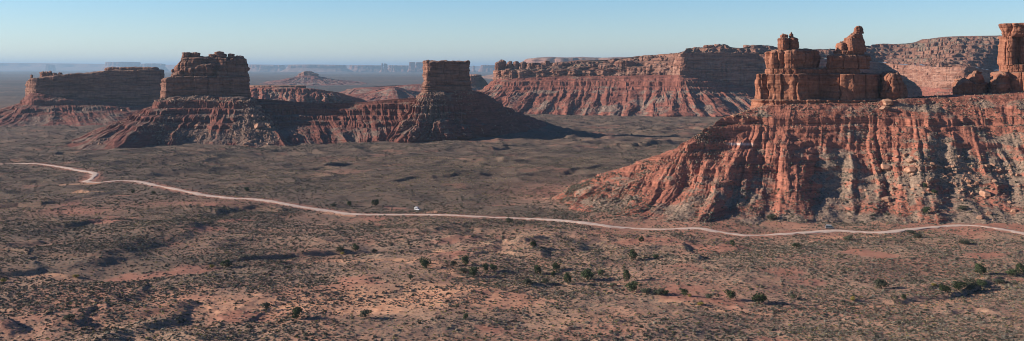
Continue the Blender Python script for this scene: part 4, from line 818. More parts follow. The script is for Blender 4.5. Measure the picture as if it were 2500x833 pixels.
# ------------------------------------------------------------ the mesas of the far horizon
FARM = [ # u0, u1, v top, D, label, name, category
 (252, 336, 151.5, 31000, 'bold flat topped blue mesa on the far horizon above the long dark mesa', 'distant_mesa', 'mesa'),
 (338, 400, 155, 31000, 'lower thin blue mesa on the far horizon just right of the bold one', 'distant_mesa', 'mesa'),
 (112, 132, 157.5, 33000, 'small notched blue knob on the horizon near the left edge', 'distant_butte', 'butte'),
 (604, 690, 159, 27000, 'faint blue mesa on the horizon touching the right side of the stepped butte', 'distant_mesa', 'mesa'),
 (698, 842, 158, 25000, 'long faint blue mesa on the horizon above the cone butte', 'distant_mesa', 'mesa'),
 (850, 932, 158.5, 26000, 'pale blue mesa on the horizon left of the tiny twin towers', 'distant_mesa', 'mesa'),
 (931, 934.5, 154.5, 24000, 'tiny thin blue rock tower on the horizon, the left one of the close pair', 'distant_tower', 'rock tower'),
 (936, 946, 155, 24000, 'tiny square blue rock tower on the horizon, the right one of the close pair', 'distant_tower', 'rock tower'),
 (948, 997, 159, 25000, 'low blue mesa on the horizon between the tiny towers and the domed butte', 'distant_mesa', 'mesa'),
 (998, 1014, 152.5, 22500, 'domed blue butte on the horizon left of the square butte', 'distant_butte', 'butte'),
 (1015, 1040, 151.5, 23500, 'flat blue butte on the horizon touching the square butte', 'distant_butte', 'butte'),
 (1172, 1224, 158.5, 24000, 'low blue mesa on the horizon right of the square butte', 'distant_mesa', 'mesa'),
 (1153, 1159, 161, 23000, 'tiny blue spire on the horizon just right of the square butte', 'distant_spire', 'rock spire'),
]
for k, (a, b, vt, D, lab, nm, ct) in enumerate(FARM):
    w = (b - a) / F * D; narrow = b - a < 18; e = empty(nm, (WX((a + b) / 2, D), D, 0), lab, ct)
    H = WZ(vt, D); fl = 0.0 if narrow else min(420, w * 0.16)
    ins = 0 if narrow else fl * 0.15
    dp = max(w * 0.5, 60) if w < 800 else 700
    pl = [(WX(a, D) + 0, D + dp * 0.4), (WX(a, D) + w * 0.04, D + 0.0), (WX(a, D) + w * 0.35, D - dp * 0.1), (WX(a, D) + w * 0.7, D - dp * 0.05), (WX(b, D) - w * 0.03, D), (WX(b, D), D + dp * 0.5), (WX(b, D) - w * 0.2, D + dp), (WX(a, D) + w * 0.2, D + dp)]
    def ztf(x, y, H=H, x0=WX(a, D), w=w, k=k): return H * (1 + 0.0 * x) + 10 * n2(x / 300 + k, y / 900) - (9 * (k % 3)) * ((x - x0) / w) - 9 * np.clip(3 * n2(x / (0.23 * w) + k * 7.7, x * 0), 0, 1) * (w > 700) * (k != 0)
    block('cliff', e, M['far'], pl, -15, ztf, max(12, w / 90) if not narrow else 6, 12, (max(w / 5, 40), 8 if not narrow else 3, 20), 16 if not narrow else 4, (max(w / 10, 30), 16 if not narrow else 4), (6, 30), seed=160 + k,
          prof=[(0, fl), (0.3, fl * 0.5), (0.5, fl * 0.2), (0.54, 0), (1, -8 if not narrow else -3)] if not narrow else [(0, 60), (0.3, 20), (0.45, 0), (1, -2)], topn=3)
# the long rim of the country beyond
def horizon_ridge():
    n = 900; u = np.linspace(-1500, 4200, n); D = 38000.0
    x = (u - 1250) / F * D; top = CAM + (HORIZ - (158 - 2.2 * n2(u / 260, u * 0) - 1.0 * n2(u / 60, u * 0) - 3.0 * np.exp(-((u - 60) / 160) ** 2) - 1.6 * np.exp(-((u - 760) / 130) ** 2) + 2.5 * sstep(820, 1100, u))) / F * D
    prof = [(0, 0.0), (1500, 0.45), (2000, 0.6), (2150, 0.95), (2600, 1.0), (9000, 0.97), (12000, 0.0)]
    V = np.array([[(x[i], D - 2150 + a + 260 * float(n2(np.float64(u[i] / 22), np.float64(a / 900))), max(-20, top[i] * b - (20 if b == 0 else 0))) for i in range(n)] for a, b in prof])
    me = mesh_from('horizon_hills', V.reshape(-1, 3), grid_quads(len(prof), n)); o = link('horizon_hills', me, M['far']); tag(o, 'faint blue line of hills along the far horizon', 'hills', kind='structure')
horizon_ridge()

# ------------------------------------------------------------ scattered scrub, grass and rubble
def mat_leaf(name, c, var=0.25):
    t = NT(name, 0.9); o = t.n.new('ShaderNodeObjectInfo')
    a = tuple(x * (1 - var) for x in c); b = tuple(min(1, x * (1 + var)) for x in c)
    t.b.inputs['Specular IOR Level'].default_value = 0.05
    return t.out(t.ramp(o.outputs['Random'], [(0, a), (1, b)]))
ML = [mat_leaf('sage_leaf', (0.245, 0.222, 0.168)), mat_leaf('dark_scrub_leaf', (0.135, 0.128, 0.088)), mat_leaf('dry_grass', (0.50, 0.38, 0.235)), mat_leaf('brown_twigs', (0.20, 0.145, 0.11)), mat_leaf('yellow_scrub', (0.30, 0.26, 0.09))]
rng = np.random.RandomState(11)
def leaf_cloud(n, size, shape, seed, lobes=None):
    """n small four sided leaf sprays spread through a rounded volume"""
    r = np.random.RandomState(seed); V = []; 
    L = lobes or [((0, 0, 0.0), 1.0)]
    for i in range(n):
        (cx, cy, cz), lr = L[r.randint(len(L))]
        d = r.normal(size=3); d /= np.linalg.norm(d); d[2] = abs(d[2]) if shape == 'dome' else d[2]
        rad = lr * r.uniform(0.55, 1.0) ** 0.6 * (1 + 0.18 * math.sin(5 * d[0] + seed) * math.cos(4 * d[1]))
        p = np.array([cx, cy, cz]) + d * rad
        a = r.normal(size=3); a /= np.linalg.norm(a); b = np.cross(a, d + 0.3 * r.normal(size=3)); b /= np.linalg.norm(b) + 1e-6
        s = size * r.uniform(0.6, 1.4)
        V += [p - a * s, p + b * s * 0.8, p + a * s, p - b * s * 0.8]
    V = np.array(V); Q = np.arange(len(V)).reshape(-1, 4)
    return V, Q
src_scrub = bpy.data.collections.new('scrub_sources')
def add_src(coll, name, V, Q, mat):
    me = mesh_from(name, V, Q, smooth=False); me.materials.append(mat); o = bpy.data.objects.new(name, me); coll.objects.link(o); return o
for k in range(4):
    V, Q = leaf_cloud(46, 0.17, 'dome', 20 + k, [((0, 0, 0), 0.42), ((0.12, 0.1, 0.02), 0.33), ((-0.14, -0.05, 0), 0.34)]); V[:, 2] = V[:, 2] * 0.85 + 0.02
    add_src(src_scrub, 'a%d_bush' % k, V, Q, ML[0 if k != 3 else 3])
for k in range(2):
    V, Q = leaf_cloud(46, 0.17, 'dome', 40 + k, [((0, 0, 0), 0.45), ((0.1, -0.1, 0.06), 0.34)]); V[:, 2] = V[:, 2] * 0.95 + 0.02
    add_src(src_scrub, 'b%d_bush' % k, V, Q, ML[1])
src_grass = bpy.data.collections.new('grass_sources')
for k in range(3):
    V, Q = leaf_cloud(30, 0.15, 'dome', 60 + k, [((0, 0, 0), 0.4)]); V[:, 2] = V[:, 2] * 0.6
    add_src(src_grass, 'g%d_tuft' % k, V, Q, ML[2] if k else ML[4])

def rock_verts(seed, sub=3, cuts=9, nz=0.06, box=True):
    bm = bmesh.new(); bmesh.ops.create_icosphere(bm, subdivisions=sub, radius=1.0)
    V = np.array([v.co[:] for v in bm.verts]); Fc = np.array([[v.index for v in f.verts] for f in bm.faces]); bm.free()
    r = np.random.RandomState(seed); 
    base = np.linalg.qr(r.normal(size=(3, 3)))[0] if seed % 2 else np.eye(3)
    dirs = [base[i] * s for i in range(3) for s in (1, -1)] if box else []
    dirs = [(d + 0.18 * r.normal(size=3)) for d in dirs] + [r.normal(size=3) for _ in range(cuts)]
    for k, d in enumerate(dirs):
        d = d / np.linalg.norm(d); h = r.uniform(0.6, 0.74) if k < 6 and box else r.uniform(0.74, 0.92)
        q = V @ d; m = q > h; V[m] -= np.outer(q[m] - h, d)
    V = V + (f3(V + seed * 3.3, 0.7, 3) * nz)[:, None] * V / np.linalg.norm(V, axis=1)[:, None]
    V = V * np.array([r.uniform(0.95, 1.3), r.uniform(0.8, 1.1), r.uniform(0.7, 0.95)])
    return V, Fc
src_rock = bpy.data.collections.new('rubble_sources')
M['rubble'] = rock_mat('rubble_stone', (0.34, 0.20, 0.135), (0.22, 0.125, 0.09), (0.42, 0.29, 0.21), 0.4, 5)
for k in range(5):
    V, Fc = rock_verts(300 + k, 1, 5); add_src(src_rock, 'r%d_rock' % k, V, Fc, M['rubble'])

def scatter(name, pts, scale, coll, label, cat, seed=0, tilt=0.0, sz=None):
    me = bpy.data.meshes.new(name); me.vertices.add(len(pts)); me.vertices.foreach_set('co', np.asarray(pts, np.float32).ravel())
    a = me.attributes.new('size', 'FLOAT', 'POINT'); a.data.foreach_set('value', np.asarray(scale, np.float32))
    o = bpy.data.objects.new(name, me); col.objects.link(o); tag(o, label, cat, kind='stuff')
    ng = bpy.data.node_groups.new(name + '_nodes', 'GeometryNodeTree'); ng.interface.new_socket('Geometry', in_out='INPUT', socket_type='NodeSocketGeometry'); ng.interface.new_socket('Geometry', in_out='OUTPUT', socket_type='NodeSocketGeometry')
    n = ng.nodes; l = ng.links; gi = n.new('NodeGroupInput'); go = n.new('NodeGroupOutput'); ip = n.new('GeometryNodeInstanceOnPoints'); ci = n.new('GeometryNodeCollectionInfo')
    ci.inputs['Collection'].default_value = coll; ci.inputs['Separate Children'].default_value = True; ci.inputs['Reset Children'].default_value = True
    ri = n.new('FunctionNodeRandomValue'); ri.data_type = 'INT'; ri.inputs['Min'].default_value = 0; ri.inputs['Max'].default_value = 50; ri.inputs['Seed'].default_value = seed
    rr = n.new('FunctionNodeRandomValue'); rr.data_type = 'FLOAT_VECTOR'; rr.inputs['Min'].default_value = (-tilt, -tilt, 0); rr.inputs['Max'].default_value = (tilt, tilt, 6.283); rr.inputs['Seed'].default_value = seed + 1
    sa = n.new('GeometryNodeInputNamedAttribute'); sa.data_type = 'FLOAT'; sa.inputs['Name'].default_value = 'size'
    l.new(gi.outputs[0], ip.inputs['Points']); l.new(ci.outputs[0], ip.inputs['Instance']); ip.inputs['Pick Instance'].default_value = True
    l.new([x for x in ri.outputs if x.type == 'INT'][0], ip.inputs['Instance Index']); l.new(rr.outputs[0], ip.inputs['Rotation']); l.new(sa.outputs['Attribute'], ip.inputs['Scale'])
    l.new(ip.outputs[0], go.inputs[0]); md = o.modifiers.new('scatter', 'NODES'); md.node_group = ng
    return o
def floor_points(n, y0, y1, dens, half=0.62):
    y = np.sqrt(rng.uniform(y0 * y0, y1 * y1, n)); x = rng.uniform(-half, half, n) * y
    keep = rng.rand(n) < dens(x, y); x, y = x[keep], y[keep]
    d, _ = road_near(x, y); k = d > 5.2; x, y = x[k], y[k]
    return x, y
def veg_d(x, y):
    s = sand_mask(x, y); b = bare_mask(x, y)
    m = 0.58 + 0.5 * f2(x, y, 55, 3) + 0.25 * f2(x + 99, y, 12, 2)
    inwash = 1 - 0.0 * s
    return np.clip(m, 0.12, 1) * (1 - 0.70 * b) * (1 - 0.35 * s)
P_all = []; S_all = []
for n_, a_, b_, s0, s1 in ((200000, 375, 760, 0.5, 1.55), (190000, 760, 1400, 0.7, 1.7), (90000, 1400, 2400, 1.1, 2.4)):
    x, y = floor_points(n_, a_, b_, veg_d); sc = rng.uniform(s0, s1, len(x)) * (0.8 + 0.6 * (rng.rand(len(x)) > 0.92))
    P_all.append(np.stack([x, y, T(x, y) - 0.03], -1)); S_all.append(sc)
# scrub climbing the near talus, thicker in the gullies
G = GRIDS['K']; fl = G.reshape(-1, 3); ar = np.arange(len(fl)); pick = rng.choice(ar, 60000)
pk = fl[pick] + np.stack([rng.uniform(-0.3, 0.3, len(pick)), rng.uniform(-0.3, 0.3, len(pick)), 0 * pick], -1)
uu = 1250 + pk[:, 0] / pk[:, 1] * F
dn = np.clip(0.12 + 0.55 * f2(pk[:, 0], pk[:, 1], 16, 3) + 0.32 * sstep(1950, 2250, uu) + 0.35 * sstep(26, 4, pk[:, 2]), 0.0, 0.9)
gr = pk[rng.rand(len(pk)) < dn]; gr = gr[:30000]; P_all.append(gr - [0, 0, 0.1]); S_all.append(rng.uniform(0.7, 1.9, len(gr)) * (0.8 + 0.7 * (rng.rand(len(gr)) > 0.93)))
scatter('scrub', np.vstack(P_all), np.concatenate(S_all), src_scrub, 'countless low grey green sage bushes dotted over the valley floor and slopes', 'scrub', 3, 0.15)
x, y = floor_points(90000, 375, 1200, lambda x, y: np.clip(0.45 + 0.8 * f2(x - 500, y, 60, 3), 0.08, 1) * (1 - 0.75 * bare_mask(x, y)) * (1 - 0.8 * sand_mask(x, y)))
scatter('dry_grass', np.stack([x, y, T(x, y) - 0.02], -1), rng.uniform(0.6, 1.5, len(x)), src_grass, 'pale dry grass tufts between the bushes', 'grass', 5, 0.1)
# rubble: broken stone on every talus
RP = []; RS = []
def rub(key, n, dens, s0, s1):
    f_ = GRIDS[key].reshape(-1, 3); p = f_[rng.choice(np.arange(len(f_)), n)]; u = 1250 + p[:, 0] / p[:, 1] * F; v = HORIZ + (CAM - p[:, 2]) / p[:, 1] * F
    p = p[rng.rand(n) < dens(u, v, p)]; RP.append(p); RS.append(s0 + (s1 - s0) * rng.rand(len(p)) ** 4)
gs = lambda u, v, a, b, c, d: np.exp(-((u - a) / b) ** 2 - ((v - c) / d) ** 2)
rub('K', 60000, lambda u, v, p: np.clip(0.10 + 0.5 * f2(p[:, 0], p[:, 1], 18, 3) + 0.7 * gs(u, v, 2290, 150, 420, 55) + 0.5 * gs(u, v, 2050, 60, 480, 50) + 0.5 * gs(u, v, 2200, 250, 255, 14) + 0.3 * gs(u, v, 1930, 50, 300, 20), 0, 1) * (p[:, 1] < 862), 0.22, 1.15)
rub('B', 34000, lambda u, v, p: np.clip(-0.05 + 0.5 * f2(p[:, 0], p[:, 1], 25, 3) + 1.0 * gs(u, v, 620, 40, 305, 60) + 0.6 * gs(u, v, 480, 60, 325, 25) + 0.4 * gs(u, v, 470, 90, 245, 10), 0, 1), 0.35, 2.6)
rub('D', 22000, lambda u, v, p: np.clip(-0.05 + 0.5 * f2(p[:, 0], p[:, 1], 25, 3) + 0.9 * gs(u, v, 1050, 45, 265, 50), 0, 1), 0.35, 1.9)
rub('A', 6000, lambda u, v, p: np.clip(0.05 + 0.6 * f2(p[:, 0], p[:, 1], 40, 3), 0, 1), 0.5, 2.6)
rub('H', 16000, lambda u, v, p: np.clip(0.0 + 0.7 * f2(p[:, 0], p[:, 1], 60, 3), 0, 1), 0.6, 2.6)
scatter('rubble', np.vstack(RP), np.concatenate(RS), src_rock, 'loose broken stone scattered over the talus slopes', 'rubble', 9, 3.0)

# ------------------------------------------------------------ single boulders
ROCKM = [rock_verts(500 + k, 4, 7, 0.05) for k in range(7)]
ROCKME = []
for k, (V, Fc) in enumerate(ROCKM):
    me = mesh_from('boulder', V, Fc, smooth=False); me.materials.append(M['boulder']); ROCKME.append(me)
def on_grid(key, u, v):
    """the visible place of a slope under a photo pixel"""
    P = GRIDS[key].reshape(-1, 3); uu = 1250 + P[:, 0] / P[:, 1] * F; vv = HORIZ + (CAM - P[:, 2]) / P[:, 1] * F
    d = np.hypot(uu - u, vv - v); m = d < d.min() + 2.5; c = P[m]; return c[np.argmin(c[:, 1])]
def boulder(key, u, v, wpx, label, k, group=None, flat=1.0):
    p = on_grid(key, u, v + wpx * 0.3) if key else hitT(u, v + wpx * 0.3)
    s = wpx / F * p[1] / 2.15
    o = bpy.data.objects.new('boulder', ROCKME[k % len(ROCKME)]); col.objects.link(o)
    o.scale = (s, s, s * flat); o.rotation_euler = (0.25 * math.sin(k * 3.1), 0.25 * math.cos(k * 1.7), k * 2.399)
    o.location = (p[0], p[1], p[2] + s * 0.33); return tag(o, label, 'boulder', group)
GB = 'large fallen boulders on the slope below the castle'
for k, (key, u, v, w, lab) in enumerate([
    ('K', 2160, 402, 30, 'biggest pale orange boulder with a dark right face, left end of the rockfall'),
    ('K', 2222, 387, 28, 'square topped orange boulder, highest of the big ones in the rockfall'),
    ('K', 2222, 409, 32, 'broad cracked orange boulder directly under the square topped one'),
    ('K', 2187, 378, 13, 'small orange block above and between the two biggest boulders'),
    ('K', 2208, 374, 15, 'pale block touching the left of the highest big boulder'),
    ('K', 2176, 389, 10, 'small whitish stone against the right top of the biggest boulder'),
    ('K', 2404, 466, 30, 'lone rounded pale boulder with a long shadow near the right edge'),
    ('K', 2165, 480, 26, 'flat slab boulder lying above the camper van, at the foot of the rockfall'),
    ('K', 2180, 455, 15, 'pinkish block in the small pile above the flat slab boulder'),
    ('K', 2173, 493, 15, 'small split block just below the flat slab boulder'),
    ('K', 2228, 458, 12, 'buff stone right of the small pink pile'),
    ('K', 2114, 461, 9, 'single small buff stone alone on bare red soil, left of the pile'),
    ('K', 2414, 516, 20, 'upright orange block low on the slope near the right edge'),
    ('K', 2393, 525, 17, 'tilted orange block left of the upright low one'),
    ('K', 2474, 510, 18, 'reddish slab at the right edge low on the slope'),
    ('K', 2466, 489, 15, 'flat buff slab above the reddish slab at the right edge'),
    ('K', 2350, 484, 11, 'little orange block alone left of the lone rounded boulder'),
    ('K', 2412, 401, 16, 'orange block in the upper right of the rockfall, left one of a close pair'),
    ('K', 2426, 398, 12, 'orange block in the upper right of the rockfall, right one of a close pair'),
    ('K', 2394, 393, 14, 'low wide orange rock just left of the close pair, upper right of the rockfall'),
    ('K', 2280, 397, 15, 'pale flat rock right of the biggest boulders'),
    ('K', 2166, 243, 30, 'big craggy orange rock below the end of the castle wall'),
    ('K', 2158, 258, 22, 'leaning lower block under the big craggy rock'),
    ('K', 1792, 278, 13, 'pale boulder perched on the left shoulder of the castle slope'),
    ('B', 634, 303, 26, 'huge tan boulder half way down the bouldery chute of the stepped butte'),
    ('B', 632, 256, 15, 'pale upright slab high in the bouldery chute of the stepped butte'),
    ('B', 636, 270, 13, 'tan block below the pale upright slab in the chute'),
    ('B', 620, 280, 11, 'tan block left of the chute centre, above the huge boulder'),
    ('B', 632, 318, 17, 'grey block just below the huge tan boulder'),
    ('B', 603, 346, 18, 'buff slab at the very foot of the bouldery chute'),
    ('B', 612, 343, 12, 'smaller buff block touching the slab at the foot of the chute'),
    ('B', 466, 354, 10, 'whitish boulder on the flat below the stepped butte'),
    ('B', 655, 348, 9, 'small buff stone right of the foot of the chute'),
    ('B', 458, 330, 11, 'pale boulder in the left scree patch of the stepped butte, lower one'),
    ('B', 485, 305, 10, 'pale boulder in the scree of the stepped butte, higher one'),
    ('D', 1012, 331, 13, 'white boulder at the toe of the square butte slope, left of centre'),
    ('D', 1133, 329, 11, 'pale boulder at the toe of the square butte slope, right of centre'),
    ('A', 300, 266, 10, 'pale upright boulder at the foot of the shaded long mesa'),
]): boulder(key, u, v, w, lab, k, GB if key == 'K' else None, 0.85 if w > 12 else 1.0)
rb = np.random.RandomState(5); cnt = 0
ORD = ['largest', 'second largest', 'third largest', 'fourth largest', 'fifth largest', 'sixth largest', 'seventh largest', 'eighth largest', 'ninth largest', 'tenth largest', 'eleventh largest', 'twelfth largest']
def cluster(key, n, cu, cv, su, sv, w0, w1, noun, place, group):
    """stones of one pile; each is told apart by its size rank within a ninth of the pile"""
    global cnt
    L = []
    for _ in range(n):
        u = cu + su * rb.normal(); v = cv + sv * rb.normal(); w = w0 + (w1 - w0) * rb.rand() ** 2
        if u < 2494: L.append([u, v, w])
    us = sorted(x[0] for x in L); vs_ = sorted(x[1] for x in L); m = len(L)
    cells = {}
    for x in L:
        i = 0 if x[0] < us[m // 3] else (1 if x[0] < us[2 * m // 3] else 2); j = 0 if x[1] < vs_[m // 3] else (1 if x[1] < vs_[2 * m // 3] else 2)
        cells.setdefault((i, j), []).append(x)
    for (i, j), xs in sorted(cells.items()):
        xs.sort(key=lambda x: -x[2]); where = {(1, 1): 'centre'}.get((i, j), ('top', 'middle', 'bottom')[j] + ' ' + ('left', 'centre', 'right')[i])
        for k, x in enumerate(xs):
            if k >= len(ORD): continue
            boulder(key, x[0], x[1], x[2], '%s %s in the %s of %s' % (ORD[k], noun, where, place), 50 + cnt, group); cnt += 1
cluster('K', 62, 2335, 432, 42, 22, 6, 13, 'orange block', 'the main rockfall below the towers', 'blocks in the main rockfall')
cluster('K', 26, 2185, 466, 28, 15, 5, 10, 'buff stone', 'the small pile left of the rockfall', 'stones of the left pile')
cluster('K', 26, 2200, 400, 40, 18, 5, 10, 'small stone', 'the group round the biggest boulders', 'stones round the biggest boulders')
cluster('K', 22, 2450, 430, 30, 30, 6, 12, 'orange block', 'the right end of the rockfall', 'blocks at the right end of the rockfall')
cluster('B', 44, 618, 305, 18, 28, 4, 9, 'pale block', 'the bouldery chute of the stepped butte', 'blocks in the chute of the stepped butte')
cluster('B', 26, 475, 325, 38, 13, 3.5, 7, 'pale stone', 'the scree under the stepped butte', 'stones under the stepped butte')
cluster('D', 20, 1045, 270, 25, 28, 3.5, 7, 'pale stone', 'the slope under the square butte', 'stones under the square butte')

# ------------------------------------------------------------ junipers and big bushes
ML_J = [mat_leaf('juniper_green', (0.062, 0.082, 0.040), 0.3), mat_leaf('grey_bush_green', (0.085, 0.093, 0.062), 0.3), mat_leaf('yellow_bush', (0.32, 0.26, 0.07), 0.3)]
bark = simple('bark', (0.13, 0.09, 0.065), 0.95, spec=0.05)
def crown_mesh(seed, mat, tall):
    r = np.random.RandomState(seed); L = [((0, 0, 0.5), 0.42), ((0, 0, 0.45), 0.40)]
    for k in range(7):
        a = r.uniform(0, 6.28); q = r.uniform(0.1, 0.26); L.append(((q * math.cos(a), q * math.sin(a), r.uniform(0.28, 0.72)), r.uniform(0.15, 0.25)))
    V, Q = leaf_cloud(900, 0.04, 'ball', seed, L); V[:, 2] = np.maximum(V[:, 2] * tall, 0.03)
    me = mesh_from('crown', V, Q, smooth=False); me.materials.append(mat); return me
def trunk_mesh(seed):
    bm = bmesh.new(); r = random.Random(seed)
    def limb(p0, p1, r0, r1):
        d = (p1 - p0); q = d.to_track_quat('Z', 'Y'); n = 6; rings = []
        for p, rr in ((p0, r0), (p0.lerp(p1, .5) + Vector((r.uniform(-.01, .01), r.uniform(-.01, .01), 0)), (r0 + r1) / 2), (p1, r1)):
            rings.append([bm.verts.new(p + q @ Vector((rr * math.cos(6.283 * k / n), rr * math.sin(6.283 * k / n), 0))) for k in range(n)])
        for a, b in zip(rings[:-1], rings[1:]):
            for k in range(n): bm.faces.new((a[k], a[(k + 1) % n], b[(k + 1) % n], b[k]))
    limb(Vector((0, 0, -0.06)), Vector((0.02, 0, 0.32)), 0.045, 0.03)
    for k in range(5):
        a = k * 1.3 + r.random(); limb(Vector((0.015, 0, 0.12 + 0.04 * k)), Vector((0.26 * math.cos(a), 0.26 * math.sin(a), 0.45 + 0.06 * k)), 0.022, 0.006)
    me = bpy.data.meshes.new('trunk'); bm.to_mesh(me); bm.free(); me.materials.append(bark); return me
CR = {0: [crown_mesh(700 + k, ML_J[0], 0.95 + 0.12 * k) for k in range(3)], 1: [crown_mesh(710 + k, ML_J[1], 0.85 + 0.1 * k) for k in range(3)], 2: [crown_mesh(720, ML_J[2], 0.8)]}
TR = [trunk_mesh(k) for k in range(3)]
TREES = [ # u, v of the foot, height px, width px, kind, label
 (1038, 656, 27, 27, 0, 'tall dark round juniper beside the pale sandy wash, left end of the tree row'),
 (1108, 650, 13, 17, 1, 'small grey green bush right of the pale sandy wash'), (1137, 650, 20, 20, 0, 'dark juniper with a small bush at its left, above the first row of trees'),
 (1131, 667, 13, 26, 1, 'wide low grey bush in front of the dark juniper by the wash'), (1156, 677, 20, 25, 0, 'bright green round juniper just below the wash bushes'),
 (1186, 664, 15, 16, 0, 'left one of two small junipers side by side right of the bright round one'), (1205, 662, 16, 17, 0, 'right one of two small junipers side by side right of the bright round one'),
 (1002, 685, 14, 12, 1, 'little lone bush left below the tall dark juniper'), (1313, 671, 18, 19, 0, 'left one of three junipers clustered in the middle of the tree row'),
 (1358, 661, 18, 20, 0, 'upper one of three junipers clustered in the middle of the tree row'), (1351, 677, 13, 13, 0, 'small lower one of three junipers clustered in the middle of the tree row'),
 (1386, 692, 21, 19, 0, 'narrow grey green juniper left of the widest one of the row'), (1434, 684, 25, 32, 0, 'widest dark juniper of the tree row with shrubs at its foot'),
 (1467, 674, 14, 16, 0, 'small juniper just right of the widest one'), (1530, 687, 24, 18, 0, 'upright oval juniper above bare red ground'),
 (1543, 711, 22, 32, 0, 'broad juniper at the left end of the dark thicket below the oval one'), (1578, 718, 12, 28, 1, 'low dark bush right of the broad juniper in the thicket'),
 (1610, 720, 12, 34, 1, 'grey leafless looking thicket bush, middle of the wash'), (1625, 722, 13, 16, 0, 'dark bush at the right end of the grey thicket'),
 (1672, 725, 16, 20, 0, 'green juniper with a yellow bush at its right'), (1684, 727, 10, 10, 2, 'small yellow bush touching a green juniper'),
 (1731, 730, 13, 22, 1, 'brownish bush between two green junipers of the lower row'), (1784, 735, 21, 26, 0, 'mid green juniper with a dark shadow, lower row'),
 (1711, 747, 9, 18, 2, 'yellow green bush low on the sandy strip'), (1853, 744, 27, 36, 0, 'large spreading juniper on the wash at the bottom right of centre'),
 (1288, 697, 14, 24, 1, 'grey bush on the small red bank left of the narrow juniper'), (1330, 696, 11, 18, 1, 'dark grey bush in the middle of the small red bank'),
 (1498, 699, 8, 18, 1, 'low bush below the bare red patch'), (1545, 636, 22, 22, 0, 'juniper clump with a long shadow on the slope above the tree row'),
 (1566, 592, 12, 13, 0, 'little juniper under the road above the clump with a long shadow'), (1601, 632, 11, 16, 0, 'small juniper right of the clump with a long shadow'),
 (1788, 601, 12, 13, 0, 'small dark juniper below the road left of the camper van'), (1302, 604, 13, 18, 0, 'small dark juniper among the red mounds below the road'),
 (1398, 615, 9, 9, 0, 'tiny round bush among the red mounds, right of the small juniper'), (2151, 706, 24, 32, 1, 'lone grey green juniper with a long shadow in the lower right'),
 (2207, 735, 11, 13, 0, 'small bright green bush on the edge of the curved wash'), (2082, 738, 14, 12, 2, 'yellow green upright bush left of the curved wash'),
 (1938, 734, 14, 15, 1, 'olive bush between the large spreading juniper and the wash'), (2280, 701, 9, 14, 2, 'yellow green bush just above the curved wash'),
 (2307, 716, 22, 26, 0, 'dark juniper at the left end of the thicket by the right edge'), (2340, 710, 18, 34, 0, 'second dark tree of the thicket by the right edge'),
 (2370, 704, 20, 30, 1, 'brownish tree in the middle of the thicket by the right edge'), (2397, 703, 17, 26, 0, 'dark green tree at the right end of the thicket'),
 (2368, 714, 11, 24, 1, 'low bush in front of the thicket by the right edge'), (2394, 672, 22, 28, 0, 'green juniper standing above the thicket by the right edge'),
 (2440, 694, 13, 22, 1, 'grey green bush right of the thicket'), (2471, 674, 13, 30, 0, 'dark low tree on the bank near the right edge'), (2492, 668, 20, 24, 0, 'dark tree cut by the right edge'),
 (2353, 596, 10, 28, 1, 'flat green bush below the road near the right edge'), (1944, 606, 10, 22, 0, 'flat dark bush on the slope below the road, left of the van'),
 (2072, 588, 11, 26, 1, 'bush pair with dark shadow directly below the camper van road'), (2222, 571, 9, 24, 1, 'low bush at the road side right of the camper van'), (2240, 582, 9, 24, 1, 'flat brown bush under the road right of the van'),
 (724, 782, 24, 27, 0, 'round juniper with a clear shadow at the lower left of the sand patch'), (893, 776, 21, 30, 1, 'grey green bush on the lower edge of the sand patch'),
 (650, 757, 18, 26, 1, 'dark grey bush on the left edge of the sand patch'), (1137, 783, 12, 13, 0, 'small bush right below the sand patch'), (170, 784, 17, 28, 1, 'green bush among dark hollows at the lower left'),
 (868, 614, 15, 18, 0, 'juniper inside the shaded gully'), (830, 618, 11, 22, 1, 'dark bush on the gully edge left of the gully juniper'), (915, 618, 9, 14, 1, 'grey bush right of the gully juniper'),
 (552, 654, 14, 28, 0, 'dark juniper near the left end of the gully'), (517, 656, 10, 14, 2, 'bright yellow bush beside the dark juniper of the gully'), (836, 623, 8, 10, 2, 'small orange yellow bush in the gully'),
 (916, 503, 13, 20, 0, 'dark juniper behind the road left of the white truck'), (853, 503, 9, 12, 0, 'little bush behind the road, second left of the white truck'), (815, 506, 9, 16, 1, 'grey bush behind the road, farthest left of the white truck'),
 (1244, 546, 13, 20, 1, 'grey bush just under the road right of the white truck'), (603, 468, 9, 14, 0, 'small dark juniper behind the road at left'), (375, 475, 9, 10, 0, 'tiny dark juniper below the road at far left'),
 (325, 473, 7, 10, 0, 'tiny bush left of the tiny dark juniper at far left'), (8, 690, 12, 14, 2, 'yellow green bush at the left edge by the bank'), (185, 680, 9, 18, 2, 'yellow bush at the end of the pale wash at left'),
 (2260, 520, 15, 20, 0, 'green bush on the lower talus above the road bend'), (2257, 458, 11, 12, 0, 'bright green bush in the talus gully beside the pile of stones'), (2280, 470, 9, 16, 0, 'green bush just right below the bright one in the talus gully'),
 (1885, 535, 14, 26, 1, 'grey green bush in a hollow at the slope foot, left of the van'), (2350, 510, 10, 18, 1, 'green bush beside the low orange blocks near the right edge'),
]
for k, (u, v, h, w, kind, lab) in enumerate(TREES):
    slope = v < 549 and u > 1700
    p = on_grid('K', u, v) if slope else hitT(u, v)
    s = w / F * p[1] * 1.28; sz = h / F * p[1] * 1.25
    nm = 'juniper_tree' if kind == 0 else 'desert_bush'
    e = empty(nm, (p[0], p[1], p[2]), lab, 'tree' if kind == 0 else 'bush', 'junipers and big bushes of the valley', rz=k * 1.9)
    e.scale = (s, s, sz)
    for nm2, me in (('trunk', TR[k % 3]), ('crown', CR[kind][k % len(CR[kind])])):
        o = bpy.data.objects.new(nm2, me); col.objects.link(o); o.parent = e

